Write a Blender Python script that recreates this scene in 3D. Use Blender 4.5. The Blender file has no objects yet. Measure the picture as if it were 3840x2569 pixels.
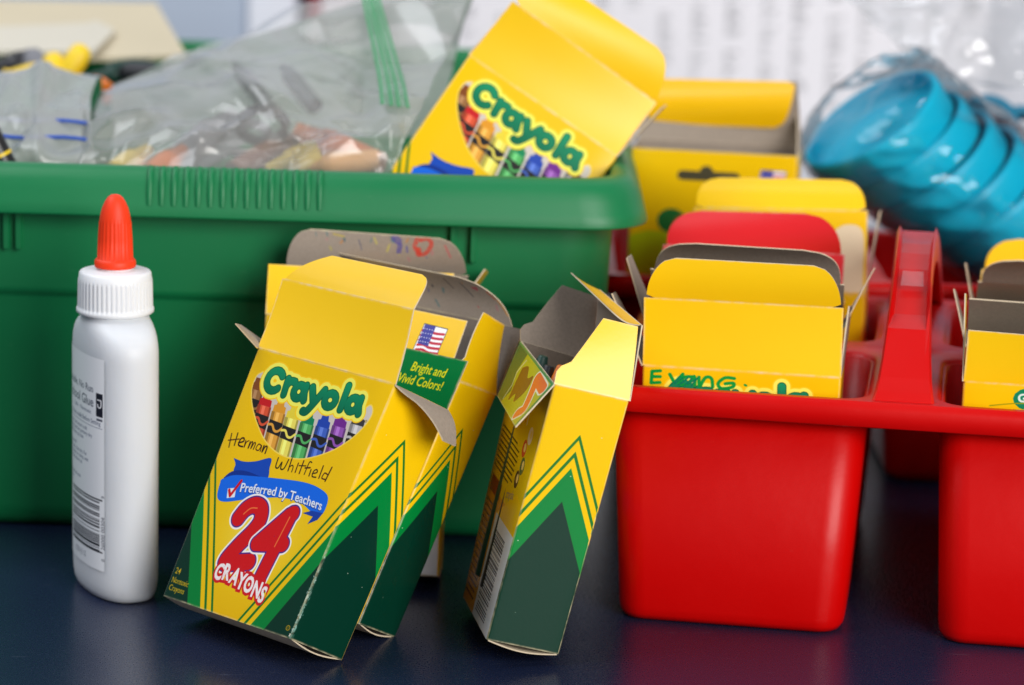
import bpy, math, random
import numpy as np
from mathutils import Vector, noise

# ------------------------------------------------------------------ camera, world, lights
S = bpy.context.scene
COL = S.collection
PITCH, ROLL, CAM_H, FPX = math.radians(12.5), math.radians(1.7), 0.349, 11000.0
cam = bpy.data.cameras.new('camera')
cam.sensor_width = 23.6
cam.lens = FPX / 3840 * 23.6
cam.clip_start, cam.clip_end = 0.02, 50
cam.dof.use_dof = True
cam.dof.focus_distance = 1.075
cam.dof.aperture_fstop = 4.8
cam.dof.aperture_blades = 7
cam_o = bpy.data.objects.new('camera', cam)
COL.objects.link(cam_o)
FW = np.array([0, math.cos(PITCH), -math.sin(PITCH)])
_r0, _u0 = np.array([1., 0, 0]), np.array([0, math.sin(PITCH), math.cos(PITCH)])
RT = math.cos(ROLL) * _r0 + math.sin(ROLL) * _u0
UP = -math.sin(ROLL) * _r0 + math.cos(ROLL) * _u0
from mathutils import Matrix
cam_o.matrix_world = Matrix(((RT[0], UP[0], -FW[0], 0), (RT[1], UP[1], -FW[1], 0), (RT[2], UP[2], -FW[2], CAM_H), (0, 0, 0, 1)))
S.camera = cam_o

world = bpy.data.worlds.new('World')
S.world = world
world.use_nodes = True
bg = world.node_tree.nodes['Background']
bg.inputs[0].default_value = (0.80, 0.86, 1.0, 1)
bg.inputs[1].default_value = 0.22


def area(name, loc, target, sx, sy, power, color):
    l = bpy.data.lights.new(name, 'AREA')
    l.shape = 'RECTANGLE'
    l.size, l.size_y, l.energy, l.color = sx, sy, power, color
    o = bpy.data.objects.new(name, l)
    COL.objects.link(o)
    o.location = loc
    o.rotation_euler = (Vector(target) - Vector(loc)).to_track_quat('-Z', 'Y').to_euler()
    return o


area('window_light', (1.15, -0.75, 0.85), (0.0, 1.1, 0.06), 1.3, 1.2, 64, (1.0, 0.97, 0.93))
area('ceiling_light', (-1.05, 1.0, 1.65), (0.0, 1.3, 0.1), 1.3, 1.0, 22, (0.93, 0.96, 1.0))
area('wall_fill_light', (0.25, 1.45, 1.35), (0.05, 2.0, 0.15), 0.9, 0.3, 1.9, (1.0, 0.98, 0.96))  # added fill lamp to brighten the wall behind, not a known source
S.view_settings.view_transform = 'Standard'
S.view_settings.look = 'None'
S.view_settings.exposure = 0.0
S.view_settings.gamma = 1.0
S.cycles.max_bounces = 10
S.cycles.transparent_max_bounces = 24
S.cycles.use_denoising = True

rnd = random.Random(7)
nrs = np.random.RandomState(5)
CAM = np.array([0, 0, CAM_H])


# photograph position (3840 x 2569) -> a point of the place, at depth y / height z / distance L from a point
def ray(u, v):
    return FW + RT * (u - 1920) / FPX - UP * (v - 1284.5) / FPX


def at(u, v, y):
    d = ray(u, v)
    return CAM + d * y / d[1]


def at_z(u, v, z):
    d = ray(u, v)
    return CAM + d * (z - CAM_H) / d[2]


def at_dist(u, v, P, L, far=False):
    d = ray(u, v)
    d = d / np.linalg.norm(d)
    q = np.asarray(P) - CAM
    b = d @ q
    disc = b * b - (q @ q - L * L)
    s = b if disc < 0 else b + math.sqrt(disc) * (1 if far else -1)
    return CAM + d * s


# ------------------------------------------------------------------ mesh helpers
def link(o, parent=None):
    COL.objects.link(o)
    if parent:
        o.parent = parent
    return o


def base_of(o):
    p = Vector((0, 0, 0))
    while o:
        p += o.location
        o = o.parent
    return p


def tag(o, label, cat, group=None, kind=None):
    o['label'] = label
    if cat:
        o['category'] = cat
    if group:
        o['group'] = group
    if kind:
        o['kind'] = kind
    return o


def empty(name, loc, label, cat, group=None):
    o = bpy.data.objects.new(name, None)
    o.empty_display_size = 0.01
    o.location = Vector([float(c) for c in loc])
    link(o)
    return tag(o, label, cat, group)


def mesh(name, verts, faces, mats, parent=None, midx=None, uvs=None, smooth=False):
    b = base_of(parent) if parent else Vector((0, 0, 0))
    me = bpy.data.meshes.new(name)
    me.from_pydata([(float(v[0]) - b.x, float(v[1]) - b.y, float(v[2]) - b.z) for v in verts], [], faces)
    for m in (mats if isinstance(mats, (list, tuple)) else [mats]):
        me.materials.append(m)
    if midx is not None:
        me.polygons.foreach_set('material_index', midx)
    if uvs is not None:
        ul = me.uv_layers.new(name='UVMap')
        ul.data.foreach_set('uv', np.asarray(uvs, dtype=np.float32).ravel())
    if smooth is True:
        me.polygons.foreach_set('use_smooth', [True] * len(me.polygons))
    elif smooth is not False:
        me.polygons.foreach_set('use_smooth', smooth)
    me.update()
    return link(bpy.data.objects.new(name, me), parent)


class MB:
    """collects shapes into one mesh"""
    def __init__(self):
        self.v, self.f, self.m, self.s = [], [], [], []

    def add(self, vs, fs, m=0, smooth=False):
        n = len(self.v)
        self.v += [tuple(x) for x in vs]
        for f in fs:
            self.f.append([i + n for i in f])
            self.m.append(m)
            self.s.append(smooth)

    def box(self, c, sx, sy, sz, ax=None, m=0, bev=0.0):
        c = np.asarray(c, float)
        ax = np.eye(3) if ax is None else np.asarray(ax, float)
        if bev <= 0:
            vs = [c + ax[0] * (i * sx / 2) + ax[1] * (j * sy / 2) + ax[2] * (k * sz / 2) for i in (-1, 1) for j in (-1, 1) for k in (-1, 1)]
            self.add(vs, [(0, 1, 3, 2), (4, 6, 7, 5), (0, 4, 5, 1), (2, 3, 7, 6), (0, 2, 6, 4), (1, 5, 7, 3)], m)
            return
        # rounded in the x-z outline, chamfered in y
        rings = []
        for (yo, ins) in ((-sy / 2, bev * .6), (-sy / 2 + bev * .6, 0), (sy / 2, 0)):
            hx, hz = sx / 2 - ins, sz / 2 - ins
            r = min(bev * 1.5, hx * .98, hz * .98)
            ring = []
            for cx, cz, a0 in ((hx - r, hz - r, 0), (-hx + r, hz - r, 90), (-hx + r, -hz + r, 180), (hx - r, -hz + r, 270)):
                for k in range(5):
                    a = math.radians(a0 + k * 22.5)
                    ring.append(c + ax[0] * (cx + r * math.cos(a)) + ax[2] * (cz + r * math.sin(a)) + ax[1] * yo)
            rings.append(ring)
        self.loft(rings, m, cap=True)

    def loft(self, rings, m=0, closed=True, cap=False, smooth=True):
        n = len(rings[0])
        vs = [p for r in rings for p in r]
        fs = []
        for i in range(len(rings) - 1):
            for j in range(n if closed else n - 1):
                k = (j + 1) % n
                fs.append((i * n + j, i * n + k, (i + 1) * n + k, (i + 1) * n + j))
        self.add(vs, fs, m, smooth)
        if cap:
            self.add(rings[0], [list(range(n))[::-1]], m)
            self.add(rings[-1], [list(range(n))], m)

    def lathe(self, o, axis, prof, n=32, m=0, cap0=False, cap1=False):
        o, axis = np.asarray(o, float), np.asarray(axis, float)
        axis = axis / np.linalg.norm(axis)
        t = np.array([1., 0, 0]) if abs(axis[0]) < .8 else np.array([0, 1., 0])
        a = np.cross(axis, t); a /= np.linalg.norm(a)
        b = np.cross(axis, a)
        rings = [[o + axis * h + (a * math.cos(2 * math.pi * k / n) + b * math.sin(2 * math.pi * k / n)) * r for k in range(n)] for r, h in prof]
        self.loft(rings, m)
        if cap0:
            self.add(rings[0], [list(range(n))[::-1]], m)
        if cap1:
            self.add(rings[-1], [list(range(n))], m)

    def tube(self, pts, r, n=8, m=0):
        pts = [np.asarray(p, float) for p in pts]
        rings = []
        for i, p in enumerate(pts):
            d = pts[min(i + 1, len(pts) - 1)] - pts[max(i - 1, 0)]
            d = d / (np.linalg.norm(d) + 1e-12)
            t = np.array([0, 0, 1.]) if abs(d[2]) < .9 else np.array([1., 0, 0])
            a = np.cross(d, t); a /= np.linalg.norm(a)
            b = np.cross(d, a)
            rr = r[i] if isinstance(r, (list, tuple)) else r
            rings.append([p + (a * math.cos(2 * math.pi * k / n) + b * math.sin(2 * math.pi * k / n)) * rr for k in range(n)])
        self.loft(rings, m, cap=True)

    def build(self, name, mats, parent=None):
        return mesh(name, self.v, self.f, mats, parent, self.m, None, self.s)


def srgb(r, g, b):
    def f(c):
        c /= 255.0
        return c / 12.92 if c <= .04045 else ((c + .055) / 1.055) ** 2.4
    return (f(r), f(g), f(b), 1.0)


# ------------------------------------------------------------------ materials
def new_mat(name):
    m = bpy.data.materials.new(name)
    m.use_nodes = True
    nt = m.node_tree
    return m, nt, nt.nodes['Principled BSDF']


def setp(b, **kw):
    for k, v in kw.items():
        b.inputs[k.replace('_', ' ')].default_value = v


def add_bump(nt, b, scale, strength, dist=0.0003, detail=4, coord='Object'):
    tc = nt.nodes.new('ShaderNodeTexCoord')
    n = nt.nodes.new('ShaderNodeTexNoise')
    n.inputs['Scale'].default_value = scale
    n.inputs['Detail'].default_value = detail
    bp = nt.nodes.new('ShaderNodeBump')
    bp.inputs['Strength'].default_value = strength
    bp.inputs['Distance'].default_value = dist
    nt.links.new(tc.outputs[coord], n.inputs['Vector'])
    nt.links.new(n.outputs['Fac'], bp.inputs['Height'])
    nt.links.new(bp.outputs['Normal'], b.inputs['Normal'])
    return tc, n


def plain(name, col, rough=.45, spec=.5, bump=None, var=0.0, vscale=60, sss=0.0, rvar=0.0):
    m, nt, b = new_mat(name)
    setp(b, Base_Color=col, Roughness=rough)
    b.inputs['Specular IOR Level'].default_value = spec
    if sss:
        b.inputs['Subsurface Weight'].default_value = sss
        b.inputs['Subsurface Radius'].default_value = (1, .9, .8)
        b.inputs['Subsurface Scale'].default_value = .007
    tc = None
    if bump:
        tc, _ = add_bump(nt, b, *bump)
    if var or rvar:
        if tc is None:
            tc = nt.nodes.new('ShaderNodeTexCoord')
        n = nt.nodes.new('ShaderNodeTexNoise')
        n.inputs['Scale'].default_value = vscale
        n.inputs['Detail'].default_value = 5
        nt.links.new(tc.outputs['Object'], n.inputs['Vector'])
        if var:
            mx = nt.nodes.new('ShaderNodeMix')
            mx.data_type = 'RGBA'
            mx.inputs['A'].default_value = tuple(c * (1 - var) for c in col[:3]) + (1,)
            mx.inputs['B'].default_value = tuple(min(1, c * (1 + var)) for c in col[:3]) + (1,)
            nt.links.new(n.outputs['Fac'], mx.inputs['Factor'])
            nt.links.new(mx.outputs['Result'], b.inputs['Base Color'])
        if rvar:
            mr = nt.nodes.new('ShaderNodeMapRange')
            mr.inputs['From Min'].default_value, mr.inputs['From Max'].default_value = .3, .7
            mr.inputs['To Min'].default_value, mr.inputs['To Max'].default_value = rough - rvar, rough + rvar
            nt.links.new(n.outputs['Fac'], mr.inputs['Value'])
            nt.links.new(mr.outputs['Result'], b.inputs['Roughness'])
    return m


def film(name, haze, tint=(1, 1, 1, 1), col=(.86, .86, .87, 1), rough=.10, scale=60, gloss=1.0, cloud=.25, bstr=.8, bdist=.003):
    """thin clear plastic: transparent, a little cloudy, whitened along sharp creases, glossy"""
    m, nt, b = new_mat(name)
    setp(b, Base_Color=col, Roughness=.6)
    b.inputs['Specular IOR Level'].default_value = 0
    tc = nt.nodes.new('ShaderNodeTexCoord')
    mp = nt.nodes.new('ShaderNodeMapping')
    mp.inputs['Rotation'].default_value = (.4, .5, .5)
    mp.inputs['Scale'].default_value = (1.0, 1.0, .45)
    nt.links.new(tc.outputs['Object'], mp.inputs['Vector'])
    n = nt.nodes.new('ShaderNodeTexNoise')
    n.noise_type = 'RIDGED_MULTIFRACTAL'
    n.normalize = True
    n.inputs['Scale'].default_value, n.inputs['Detail'].default_value = scale, 4
    nt.links.new(mp.outputs[0], n.inputs['Vector'])
    bp = nt.nodes.new('ShaderNodeBump')
    bp.inputs['Strength'].default_value, bp.inputs['Distance'].default_value = bstr, bdist
    nt.links.new(n.outputs['Fac'], bp.inputs['Height'])
    nt.links.new(bp.outputs[0], b.inputs['Normal'])
    mr = nt.nodes.new('ShaderNodeMapRange')
    mr.inputs['From Min'].default_value, mr.inputs['From Max'].default_value = .42, .85
    mr.inputs['To Min'].default_value, mr.inputs['To Max'].default_value = haze, haze + cloud
    nt.links.new(n.outputs['Fac'], mr.inputs['Value'])
    tr = nt.nodes.new('ShaderNodeBsdfTransparent')
    tr.inputs[0].default_value = tint
    mix = nt.nodes.new('ShaderNodeMixShader')
    nt.links.new(mr.outputs['Result'], mix.inputs[0])
    nt.links.new(tr.outputs[0], mix.inputs[1])
    tl = nt.nodes.new('ShaderNodeBsdfTranslucent')
    tl.inputs[0].default_value = col
    hm = nt.nodes.new('ShaderNodeMixShader')
    hm.inputs[0].default_value = .45
    nt.links.new(b.outputs[0], hm.inputs[1])
    nt.links.new(tl.outputs[0], hm.inputs[2])
    nt.links.new(hm.outputs[0], mix.inputs[2])
    gl = nt.nodes.new('ShaderNodeBsdfGlossy')
    gl.inputs['Roughness'].default_value = rough
    nt.links.new(bp.outputs[0], gl.inputs['Normal'])
    fr = nt.nodes.new('ShaderNodeFresnel')
    fr.inputs['IOR'].default_value = 1.5
    nt.links.new(bp.outputs[0], fr.inputs['Normal'])
    ma = nt.nodes.new('ShaderNodeMath'); ma.operation = 'MULTIPLY'; ma.use_clamp = True
    ma.inputs[1].default_value = gloss
    nt.links.new(fr.outputs[0], ma.inputs[0])
    mix2 = nt.nodes.new('ShaderNodeMixShader')
    nt.links.new(ma.outputs[0], mix2.inputs[0])
    nt.links.new(mix.outputs[0], mix2.inputs[1])
    nt.links.new(gl.outputs[0], mix2.inputs[2])
    nt.links.new(mix2.outputs[0], nt.nodes['Material Output'].inputs['Surface'])
    return m


def rubbed(nt, b, src, pale, wu, wv, amount=.8):
    """card rubbed pale along its folds and cut edges (distance to the panel's border from its UV), broken up by noise"""
    uvn = nt.nodes.new('ShaderNodeUVMap')
    sp = nt.nodes.new('ShaderNodeSeparateXYZ')
    nt.links.new(uvn.outputs[0], sp.inputs[0])
    prev = None
    for ax, w in (('X', wu), ('Y', wv)):
        pp = nt.nodes.new('ShaderNodeMath'); pp.operation = 'PINGPONG'; pp.inputs[1].default_value = .5
        nt.links.new(sp.outputs[ax], pp.inputs[0])
        mr = nt.nodes.new('ShaderNodeMapRange')
        mr.inputs['From Min'].default_value, mr.inputs['From Max'].default_value = 0, w
        mr.inputs['To Min'].default_value, mr.inputs['To Max'].default_value = 1, 0
        nt.links.new(pp.outputs[0], mr.inputs['Value'])
        if prev is None:
            prev = mr
        else:
            mx = nt.nodes.new('ShaderNodeMath'); mx.operation = 'MAXIMUM'
            nt.links.new(prev.outputs[0], mx.inputs[0]); nt.links.new(mr.outputs[0], mx.inputs[1])
            prev = mx
    tc = nt.nodes.new('ShaderNodeTexCoord')
    n = nt.nodes.new('ShaderNodeTexNoise')
    n.inputs['Scale'].default_value, n.inputs['Detail'].default_value = 260, 6
    nt.links.new(tc.outputs['Object'], n.inputs['Vector'])
    mr2 = nt.nodes.new('ShaderNodeMapRange')
    mr2.inputs['From Min'].default_value, mr2.inputs['From Max'].default_value = .38, .68
    mr2.inputs['To Min'].default_value, mr2.inputs['To Max'].default_value = .12, amount
    nt.links.new(n.outputs['Fac'], mr2.inputs['Value'])
    mu = nt.nodes.new('ShaderNodeMath'); mu.operation = 'MULTIPLY'
    nt.links.new(prev.outputs[0], mu.inputs[0]); nt.links.new(mr2.outputs[0], mu.inputs[1])
    mix = nt.nodes.new('ShaderNodeMix'); mix.data_type = 'RGBA'
    mix.inputs['B'].default_value = pale
    nt.links.new(mu.outputs[0], mix.inputs['Factor'])
    if hasattr(src, 'links'):
        nt.links.new(src, mix.inputs['A'])
    else:
        mix.inputs['A'].default_value = src
    nt.links.new(mix.outputs['Result'], b.inputs['Base Color'])


def card(name, col, rough=.30):
    m, nt, b = new_mat(name)
    setp(b, Roughness=rough)
    b.inputs['Specular IOR Level'].default_value = .42
    tc, n = add_bump(nt, b, 700, .12, .0002, 3)
    n2 = nt.nodes.new('ShaderNodeTexNoise')
    n2.inputs['Scale'].default_value, n2.inputs['Detail'].default_value = 28, 5
    nt.links.new(tc.outputs['Object'], n2.inputs['Vector'])
    mx = nt.nodes.new('ShaderNodeMix'); mx.data_type = 'RGBA'
    mx.inputs['A'].default_value = tuple(c * .94 for c in col[:3]) + (1,)
    mx.inputs['B'].default_value = tuple(min(1, c * 1.05) for c in col[:3]) + (1,)
    nt.links.new(n2.outputs['Fac'], mx.inputs['Factor'])
    pale = tuple(c * .45 + .36 for c in col[:3]) + (1,)
    rubbed(nt, b, mx.outputs['Result'], pale, .011, .03)
    return m


def scuffed(m, pale, scale=(9, 9, 160), lo=.66, hi=.74, amount=.35):
    """add sparse stretched scrape marks to a plastic or laminate"""
    nt = m.node_tree
    b = nt.nodes['Principled BSDF']
    tc = nt.nodes.new('ShaderNodeTexCoord')
    fac = None
    for k, rot in enumerate(((.2, .4, .3), (.9, .1, 1.3))):
        mp = nt.nodes.new('ShaderNodeMapping')
        mp.inputs['Scale'].default_value = scale
        mp.inputs['Rotation'].default_value = rot
        mp.inputs['Location'].default_value = (k * 3.3, 0, 0)
        nt.links.new(tc.outputs['Object'], mp.inputs['Vector'])
        n = nt.nodes.new('ShaderNodeTexNoise')
        n.inputs['Scale'].default_value, n.inputs['Detail'].default_value = 4, 5
        nt.links.new(mp.outputs[0], n.inputs['Vector'])
        mr = nt.nodes.new('ShaderNodeMapRange')
        mr.inputs['From Min'].default_value, mr.inputs['From Max'].default_value = lo, hi
        mr.inputs['To Min'].default_value, mr.inputs['To Max'].default_value = 0, amount
        nt.links.new(n.outputs['Fac'], mr.inputs['Value'])
        if fac is None:
            fac = mr.outputs[0]
        else:
            ad = nt.nodes.new('ShaderNodeMath'); ad.operation = 'ADD'; ad.use_clamp = True
            nt.links.new(fac, ad.inputs[0]); nt.links.new(mr.outputs[0], ad.inputs[1])
            fac = ad.outputs[0]
    # dust specks
    vo = nt.nodes.new('ShaderNodeTexVoronoi')
    vo.inputs['Scale'].default_value = 70
    nt.links.new(tc.outputs['Object'], vo.inputs['Vector'])
    sz = nt.nodes.new('ShaderNodeMath'); sz.operation = 'LESS_THAN'; sz.inputs[1].default_value = .030
    nt.links.new(vo.outputs['Distance'], sz.inputs[0])
    sp = nt.nodes.new('ShaderNodeSeparateColor')
    nt.links.new(vo.outputs['Color'], sp.inputs[0])
    ch = nt.nodes.new('ShaderNodeMath'); ch.operation = 'GREATER_THAN'; ch.inputs[1].default_value = .90
    nt.links.new(sp.outputs[0], ch.inputs[0])
    mu = nt.nodes.new('ShaderNodeMath'); mu.operation = 'MULTIPLY'
    nt.links.new(sz.outputs[0], mu.inputs[0]); nt.links.new(ch.outputs[0], mu.inputs[1])
    mx2 = nt.nodes.new('ShaderNodeMath'); mx2.operation = 'MAXIMUM'
    nt.links.new(fac, mx2.inputs[0]); nt.links.new(mu.outputs[0], mx2.inputs[1])
    mix = nt.nodes.new('ShaderNodeMix'); mix.data_type = 'RGBA'
    mix.inputs['B'].default_value = pale
    nt.links.new(mx2.outputs[0], mix.inputs['Factor'])
    old = b.inputs['Base Color'].links[0].from_socket
    nt.links.new(old, mix.inputs['A'])
    nt.links.new(mix.outputs['Result'], b.inputs['Base Color'])
    return m


def printed(name, canvas, rough=.25, spec=.32, wear=True):
    img = bpy.data.images.new(name, canvas.w, canvas.h)
    px = np.ones((canvas.h, canvas.w, 4), dtype=np.float32)
    px[..., :3] = np.clip(canvas.a, 0, 1)
    img.pixels.foreach_set(px.ravel())
    img.update()
    img.pack()
    m, nt, b = new_mat(name)
    t = nt.nodes.new('ShaderNodeTexImage')
    t.image = img
    t.interpolation = 'Cubic'
    t.extension = 'EXTEND'
    if wear:
        rubbed(nt, b, t.outputs['Color'], srgb(222, 208, 170), .8 / canvas.W, .7 / canvas.H, .7)
    else:
        nt.links.new(t.outputs['Color'], b.inputs['Base Color'])
    setp(b, Roughness=rough)
    b.inputs['Specular IOR Level'].default_value = spec
    add_bump(nt, b, 900, .12, .0002, 3)
    return m


M = {}
YEL = srgb(240, 194, 8)
M['yellow'] = card('yellow_card', YEL)
M['yellow_deep'] = card('deep_yellow_card', srgb(236, 182, 5))
M['red_card'] = card('red_card', srgb(206, 20, 28), .38)
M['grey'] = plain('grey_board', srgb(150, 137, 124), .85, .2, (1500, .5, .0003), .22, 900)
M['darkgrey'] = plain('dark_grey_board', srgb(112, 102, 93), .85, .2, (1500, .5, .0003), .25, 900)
M['edge'] = plain('board_edge', srgb(202, 186, 160), .85, .2, (1500, .3, .0003), .15, 700)
M['tub'] = scuffed(plain('green_plastic', srgb(10, 114, 66), .42, .42, (2600, .28, .0003), .06, 14, rvar=.08), srgb(110, 180, 140), (30, 34, 120), .72, .80, .16)
M['caddy'] = scuffed(plain('red_plastic', srgb(191, 2, 1), .36, .22, (40, .10, .004), .08, 14, rvar=.08), srgb(206, 70, 64), (30, 34, 110), .71, .80, .16)
M['white_cap'] = plain('white_cap_plastic', srgb(226, 228, 232), .42, .45, None, 0, sss=.25)
M['bottle'] = plain('bottle_plastic', srgb(210, 213, 218), .42, .30, (60, .08, .003), .03, 30, sss=.8)
M['orange'] = plain('orange_plastic', srgb(234, 56, 14), .52, .35, None, .05, 120, sss=.15)
M['teal'] = plain('teal_plastic', srgb(0, 172, 204), .42, .3, (30, .1, .003), .06, 20)
M['teal_dark'] = plain('dark_teal_plastic', srgb(0, 110, 140), .3, .5, (30, .1, .003), .06, 20)
M['table'] = scuffed(plain('navy_laminate', srgb(24, 33, 58), .26, .42, (1800, .10, .0002), .28, 1100, rvar=.06), srgb(110, 118, 136), (14, 120, 14), .70, .78, .14)
M['wall'] = plain('pale_wall', srgb(214, 216, 224), .9, .2, (60, .2, .002), .02, 5)
M['manila'] = plain('manila_paper', srgb(208, 196, 168), .8, .2, (300, .15, .0004), .05, 20)
M['manila2'] = plain('cream_paper', srgb(212, 206, 190), .8, .2, (300, .15, .0004), .05, 20)
M['bluegrey'] = plain('pale_blue_board', srgb(178, 190, 208), .8, .3)
M['white_paper'] = plain('white_paper', srgb(232, 236, 246), .8, .3)
M['maroon'] = plain('maroon_cover', srgb(140, 30, 40), .6, .3)
M['film'] = film('clear_zip_bag', .27, (.99, .99, .99, 1), (1, .98, .97, 1), .24, 14, 1.5, .28, .4, .004)
M['film_back'] = film('clear_zip_bag_back', .72, (.95, .95, .95, 1), (1, .98, .97, 1), .2, 22, .5, .25, .8, .004)
M['film2'] = film('cloudy_zip_bag', .46, (.97, .97, .97, 1), (1, 1, 1, 1), .26, 20, 1.3, .3, .5, .004)
M['wrap'] = film('shrink_wrap', .0, (1, 1, 1, 1), (.9, .94, .97, 1), .07, 34, .8, .12, 1.0, .004)
M['zip_green'] = plain('green_zip', srgb(40, 150, 90), .4)
M['zip_blue'] = plain('blue_zip', srgb(40, 80, 170), .4)
M['black'] = plain('black_plastic', srgb(26, 26, 28), .35)
M['steel'] = plain('scissor_steel', srgb(170, 172, 176), .3)
M['steel'].node_tree.nodes['Principled BSDF'].inputs['Metallic'].default_value = 1
M['sticker'] = film('clear_sticker', .2, (1, .9, .9, 1), (.6, .6, .64, 1), .3, 200, .5, .1)
for nm, c in dict(crayon_orange=(232, 120, 20), crayon_brown=(120, 70, 40), crayon_green=(10, 60, 50), crayon_yellow=(235, 200, 30), crayon_peach=(235, 175, 110), crayon_grey=(120, 120, 125), crayon_blue=(50, 80, 150), crayon_black=(35, 35, 40)).items():
    M[nm] = plain(nm, srgb(*c), .45)


# ------------------------------------------------------------------ printing: flat artwork painted on a canvas measured in millimetres
class Canvas:
    def __init__(s, wmm, hmm, k, bgc):
        s.k, s.W, s.H = k, wmm, hmm
        s.w, s.h = int(wmm * k), int(hmm * k)
        s.a = np.empty((s.h, s.w, 3), dtype=np.float32)
        s.a[:] = np.array(bgc) / 255.0

    def grid(s, x0, y0, x1, y1):
        i0, i1 = max(0, int(x0 * s.k) - 2), min(s.w, int(x1 * s.k) + 3)
        j0, j1 = max(0, int(y0 * s.k) - 2), min(s.h, int(y1 * s.k) + 3)
        if i1 <= i0 or j1 <= j0:
            return None
        X, Y = np.meshgrid((np.arange(i0, i1) + .5) / s.k, (np.arange(j0, j1) + .5) / s.k)
        return (slice(j0, j1), slice(i0, i1)), X, Y

    def put(s, sl, mask, col):
        c = np.array(col, dtype=np.float32) / 255.0
        s.a[sl] = s.a[sl] * (1 - mask[..., None]) + c * mask[..., None]

    @staticmethod
    def inside(X, Y, pts):
        ins = np.zeros(X.shape, bool)
        n = len(pts)
        for i in range(n):
            x0, y0 = pts[i]
            x1, y1 = pts[(i + 1) % n]
            if y0 == y1:
                continue
            c = ((y0 > Y) != (y1 > Y)) & (X < (x1 - x0) * (Y - y0) / (y1 - y0) + x0)
            ins ^= c
        return ins

    def poly(s, pts, col):
        P = np.array(pts, float)
        g = s.grid(P[:, 0].min(), P[:, 1].min(), P[:, 0].max(), P[:, 1].max())
        if g is None:
            return
        sl, X, Y = g
        m = np.zeros(X.shape, np.float32)
        for dx in (-.3, 0, .3):
            for dy in (-.3, 0, .3):
                m += s.inside(X + dx / s.k, Y + dy / s.k, P)
        s.put(sl, m / 9.0, col)

    def sdf(s, strokes, X, Y):
        d = np.full(X.shape, 1e9)
        for st in strokes:
            for (x0, y0), (x1, y1) in zip(st[:-1], st[1:]):
                vx, vy = x1 - x0, y1 - y0
                L = vx * vx + vy * vy + 1e-9
                t = np.clip(((X - x0) * vx + (Y - y0) * vy) / L, 0, 1)
                d = np.minimum(d, np.hypot(X - x0 - t * vx, Y - y0 - t * vy))
        return d

    def stroke(s, strokes, width, col, col2=None):
        if not isinstance(strokes[0][0], (tuple, list, np.ndarray)):
            strokes = [strokes]
        A = np.array([p for st in strokes for p in st], float)
        w = width / 2
        g = s.grid(A[:, 0].min() - w, A[:, 1].min() - w, A[:, 0].max() + w, A[:, 1].max() + w)
        if g is None:
            return
        sl, X, Y = g
        m = np.clip((w - s.sdf(strokes, X, Y)) * s.k + .5, 0, 1).astype(np.float32)
        if col2 is None:
            s.put(sl, m, col)
        else:
            t = np.clip((Y - A[:, 1].min()) / (A[:, 1].max() - A[:, 1].min() + 1e-6), 0, 1)[..., None]
            c = (np.array(col) * (1 - t) + np.array(col2) * t) / 255.0
            s.a[sl] = s.a[sl] * (1 - m[..., None]) + c * m[..., None]

    def rect(s, x0, y0, x1, y1, col):
        s.poly([(x0, y0), (x1, y0), (x1, y1), (x0, y1)], col)

    def text(s, txt, x, y, size, col, rot=0, shear=0, bold=0.0, sx=1.0, spacing=1.0, arc=0.0):
        tris = glyphs(txt, shear, bold, spacing)
        c, sn = math.cos(math.radians(rot)), math.sin(math.radians(rot))
        for T in tris:
            q = T * size * np.array([sx, 1])
            q = np.stack([x + q[:, 0] * c - q[:, 1] * sn, y + q[:, 0] * sn + q[:, 1] * c + arc * q[:, 0] ** 2], 1)
            g = s.grid(q[:, 0].min(), q[:, 1].min(), q[:, 0].max(), q[:, 1].max())
            if g is None:
                continue
            sl, X, Y = g
            m = np.zeros(X.shape, np.float32)
            for dx in (-.25, .25):
                for dy in (-.25, .25):
                    m += s.inside(X + dx / s.k, Y + dy / s.k, q)
            s.put(sl, np.clip(m / 4 * 1.05, 0, 1), col)


_gl = {}


def glyphs(txt, shear, bold, spacing):
    key = (txt, shear, bold, spacing)
    if key not in _gl:
        cu = bpy.data.curves.new('t', 'FONT')
        cu.body, cu.shear, cu.offset, cu.space_character = txt, shear, bold, spacing
        cu.resolution_u = 3
        o = bpy.data.objects.new('t', cu)
        COL.objects.link(o)
        me = bpy.data.meshes.new_from_object(o.evaluated_get(bpy.context.evaluated_depsgraph_get()))
        me.calc_loop_triangles()
        co = np.array([v.co[:2] for v in me.vertices]) if len(me.vertices) else np.zeros((0, 2))
        _gl[key] = [co[list(t.vertices)] for t in me.loop_triangles]
        bpy.data.objects.remove(o)
        bpy.data.meshes.remove(me)
        bpy.data.curves.remove(cu)
    return _gl[key]


def arcpts(cx, cy, rx, ry, a0, a1, n=14):
    return [(cx + rx * math.cos(math.radians(a0 + (a1 - a0) * i / n)), cy + ry * math.sin(math.radians(a0 + (a1 - a0) * i / n))) for i in range(n + 1)]


def smoothpts(pts, n=6):
    P = [np.array(p, float) for p in pts]
    out = []
    for i in range(len(P) - 1):
        p0, p1, p2, p3 = P[max(i - 1, 0)], P[i], P[i + 1], P[min(i + 2, len(P) - 1)]
        for k in range(n):
            t = k / n
            out.append(tuple(.5 * (2 * p1 + (p2 - p0) * t + (2 * p0 - 5 * p1 + 4 * p2 - p3) * t * t + (3 * p1 - p0 - 3 * p2 + p3) * t ** 3)))
    out.append(tuple(P[-1]))
    return out


Y0, GR, DG, LINE = (238, 192, 8), (0, 126, 54), (4, 50, 36), (22, 112, 40)
CUTS = ((0, .08, LINE), (.08, .25, Y0), (.25, .34, LINE), (.34, .5, Y0), (.5, 1.0, GR))


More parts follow.
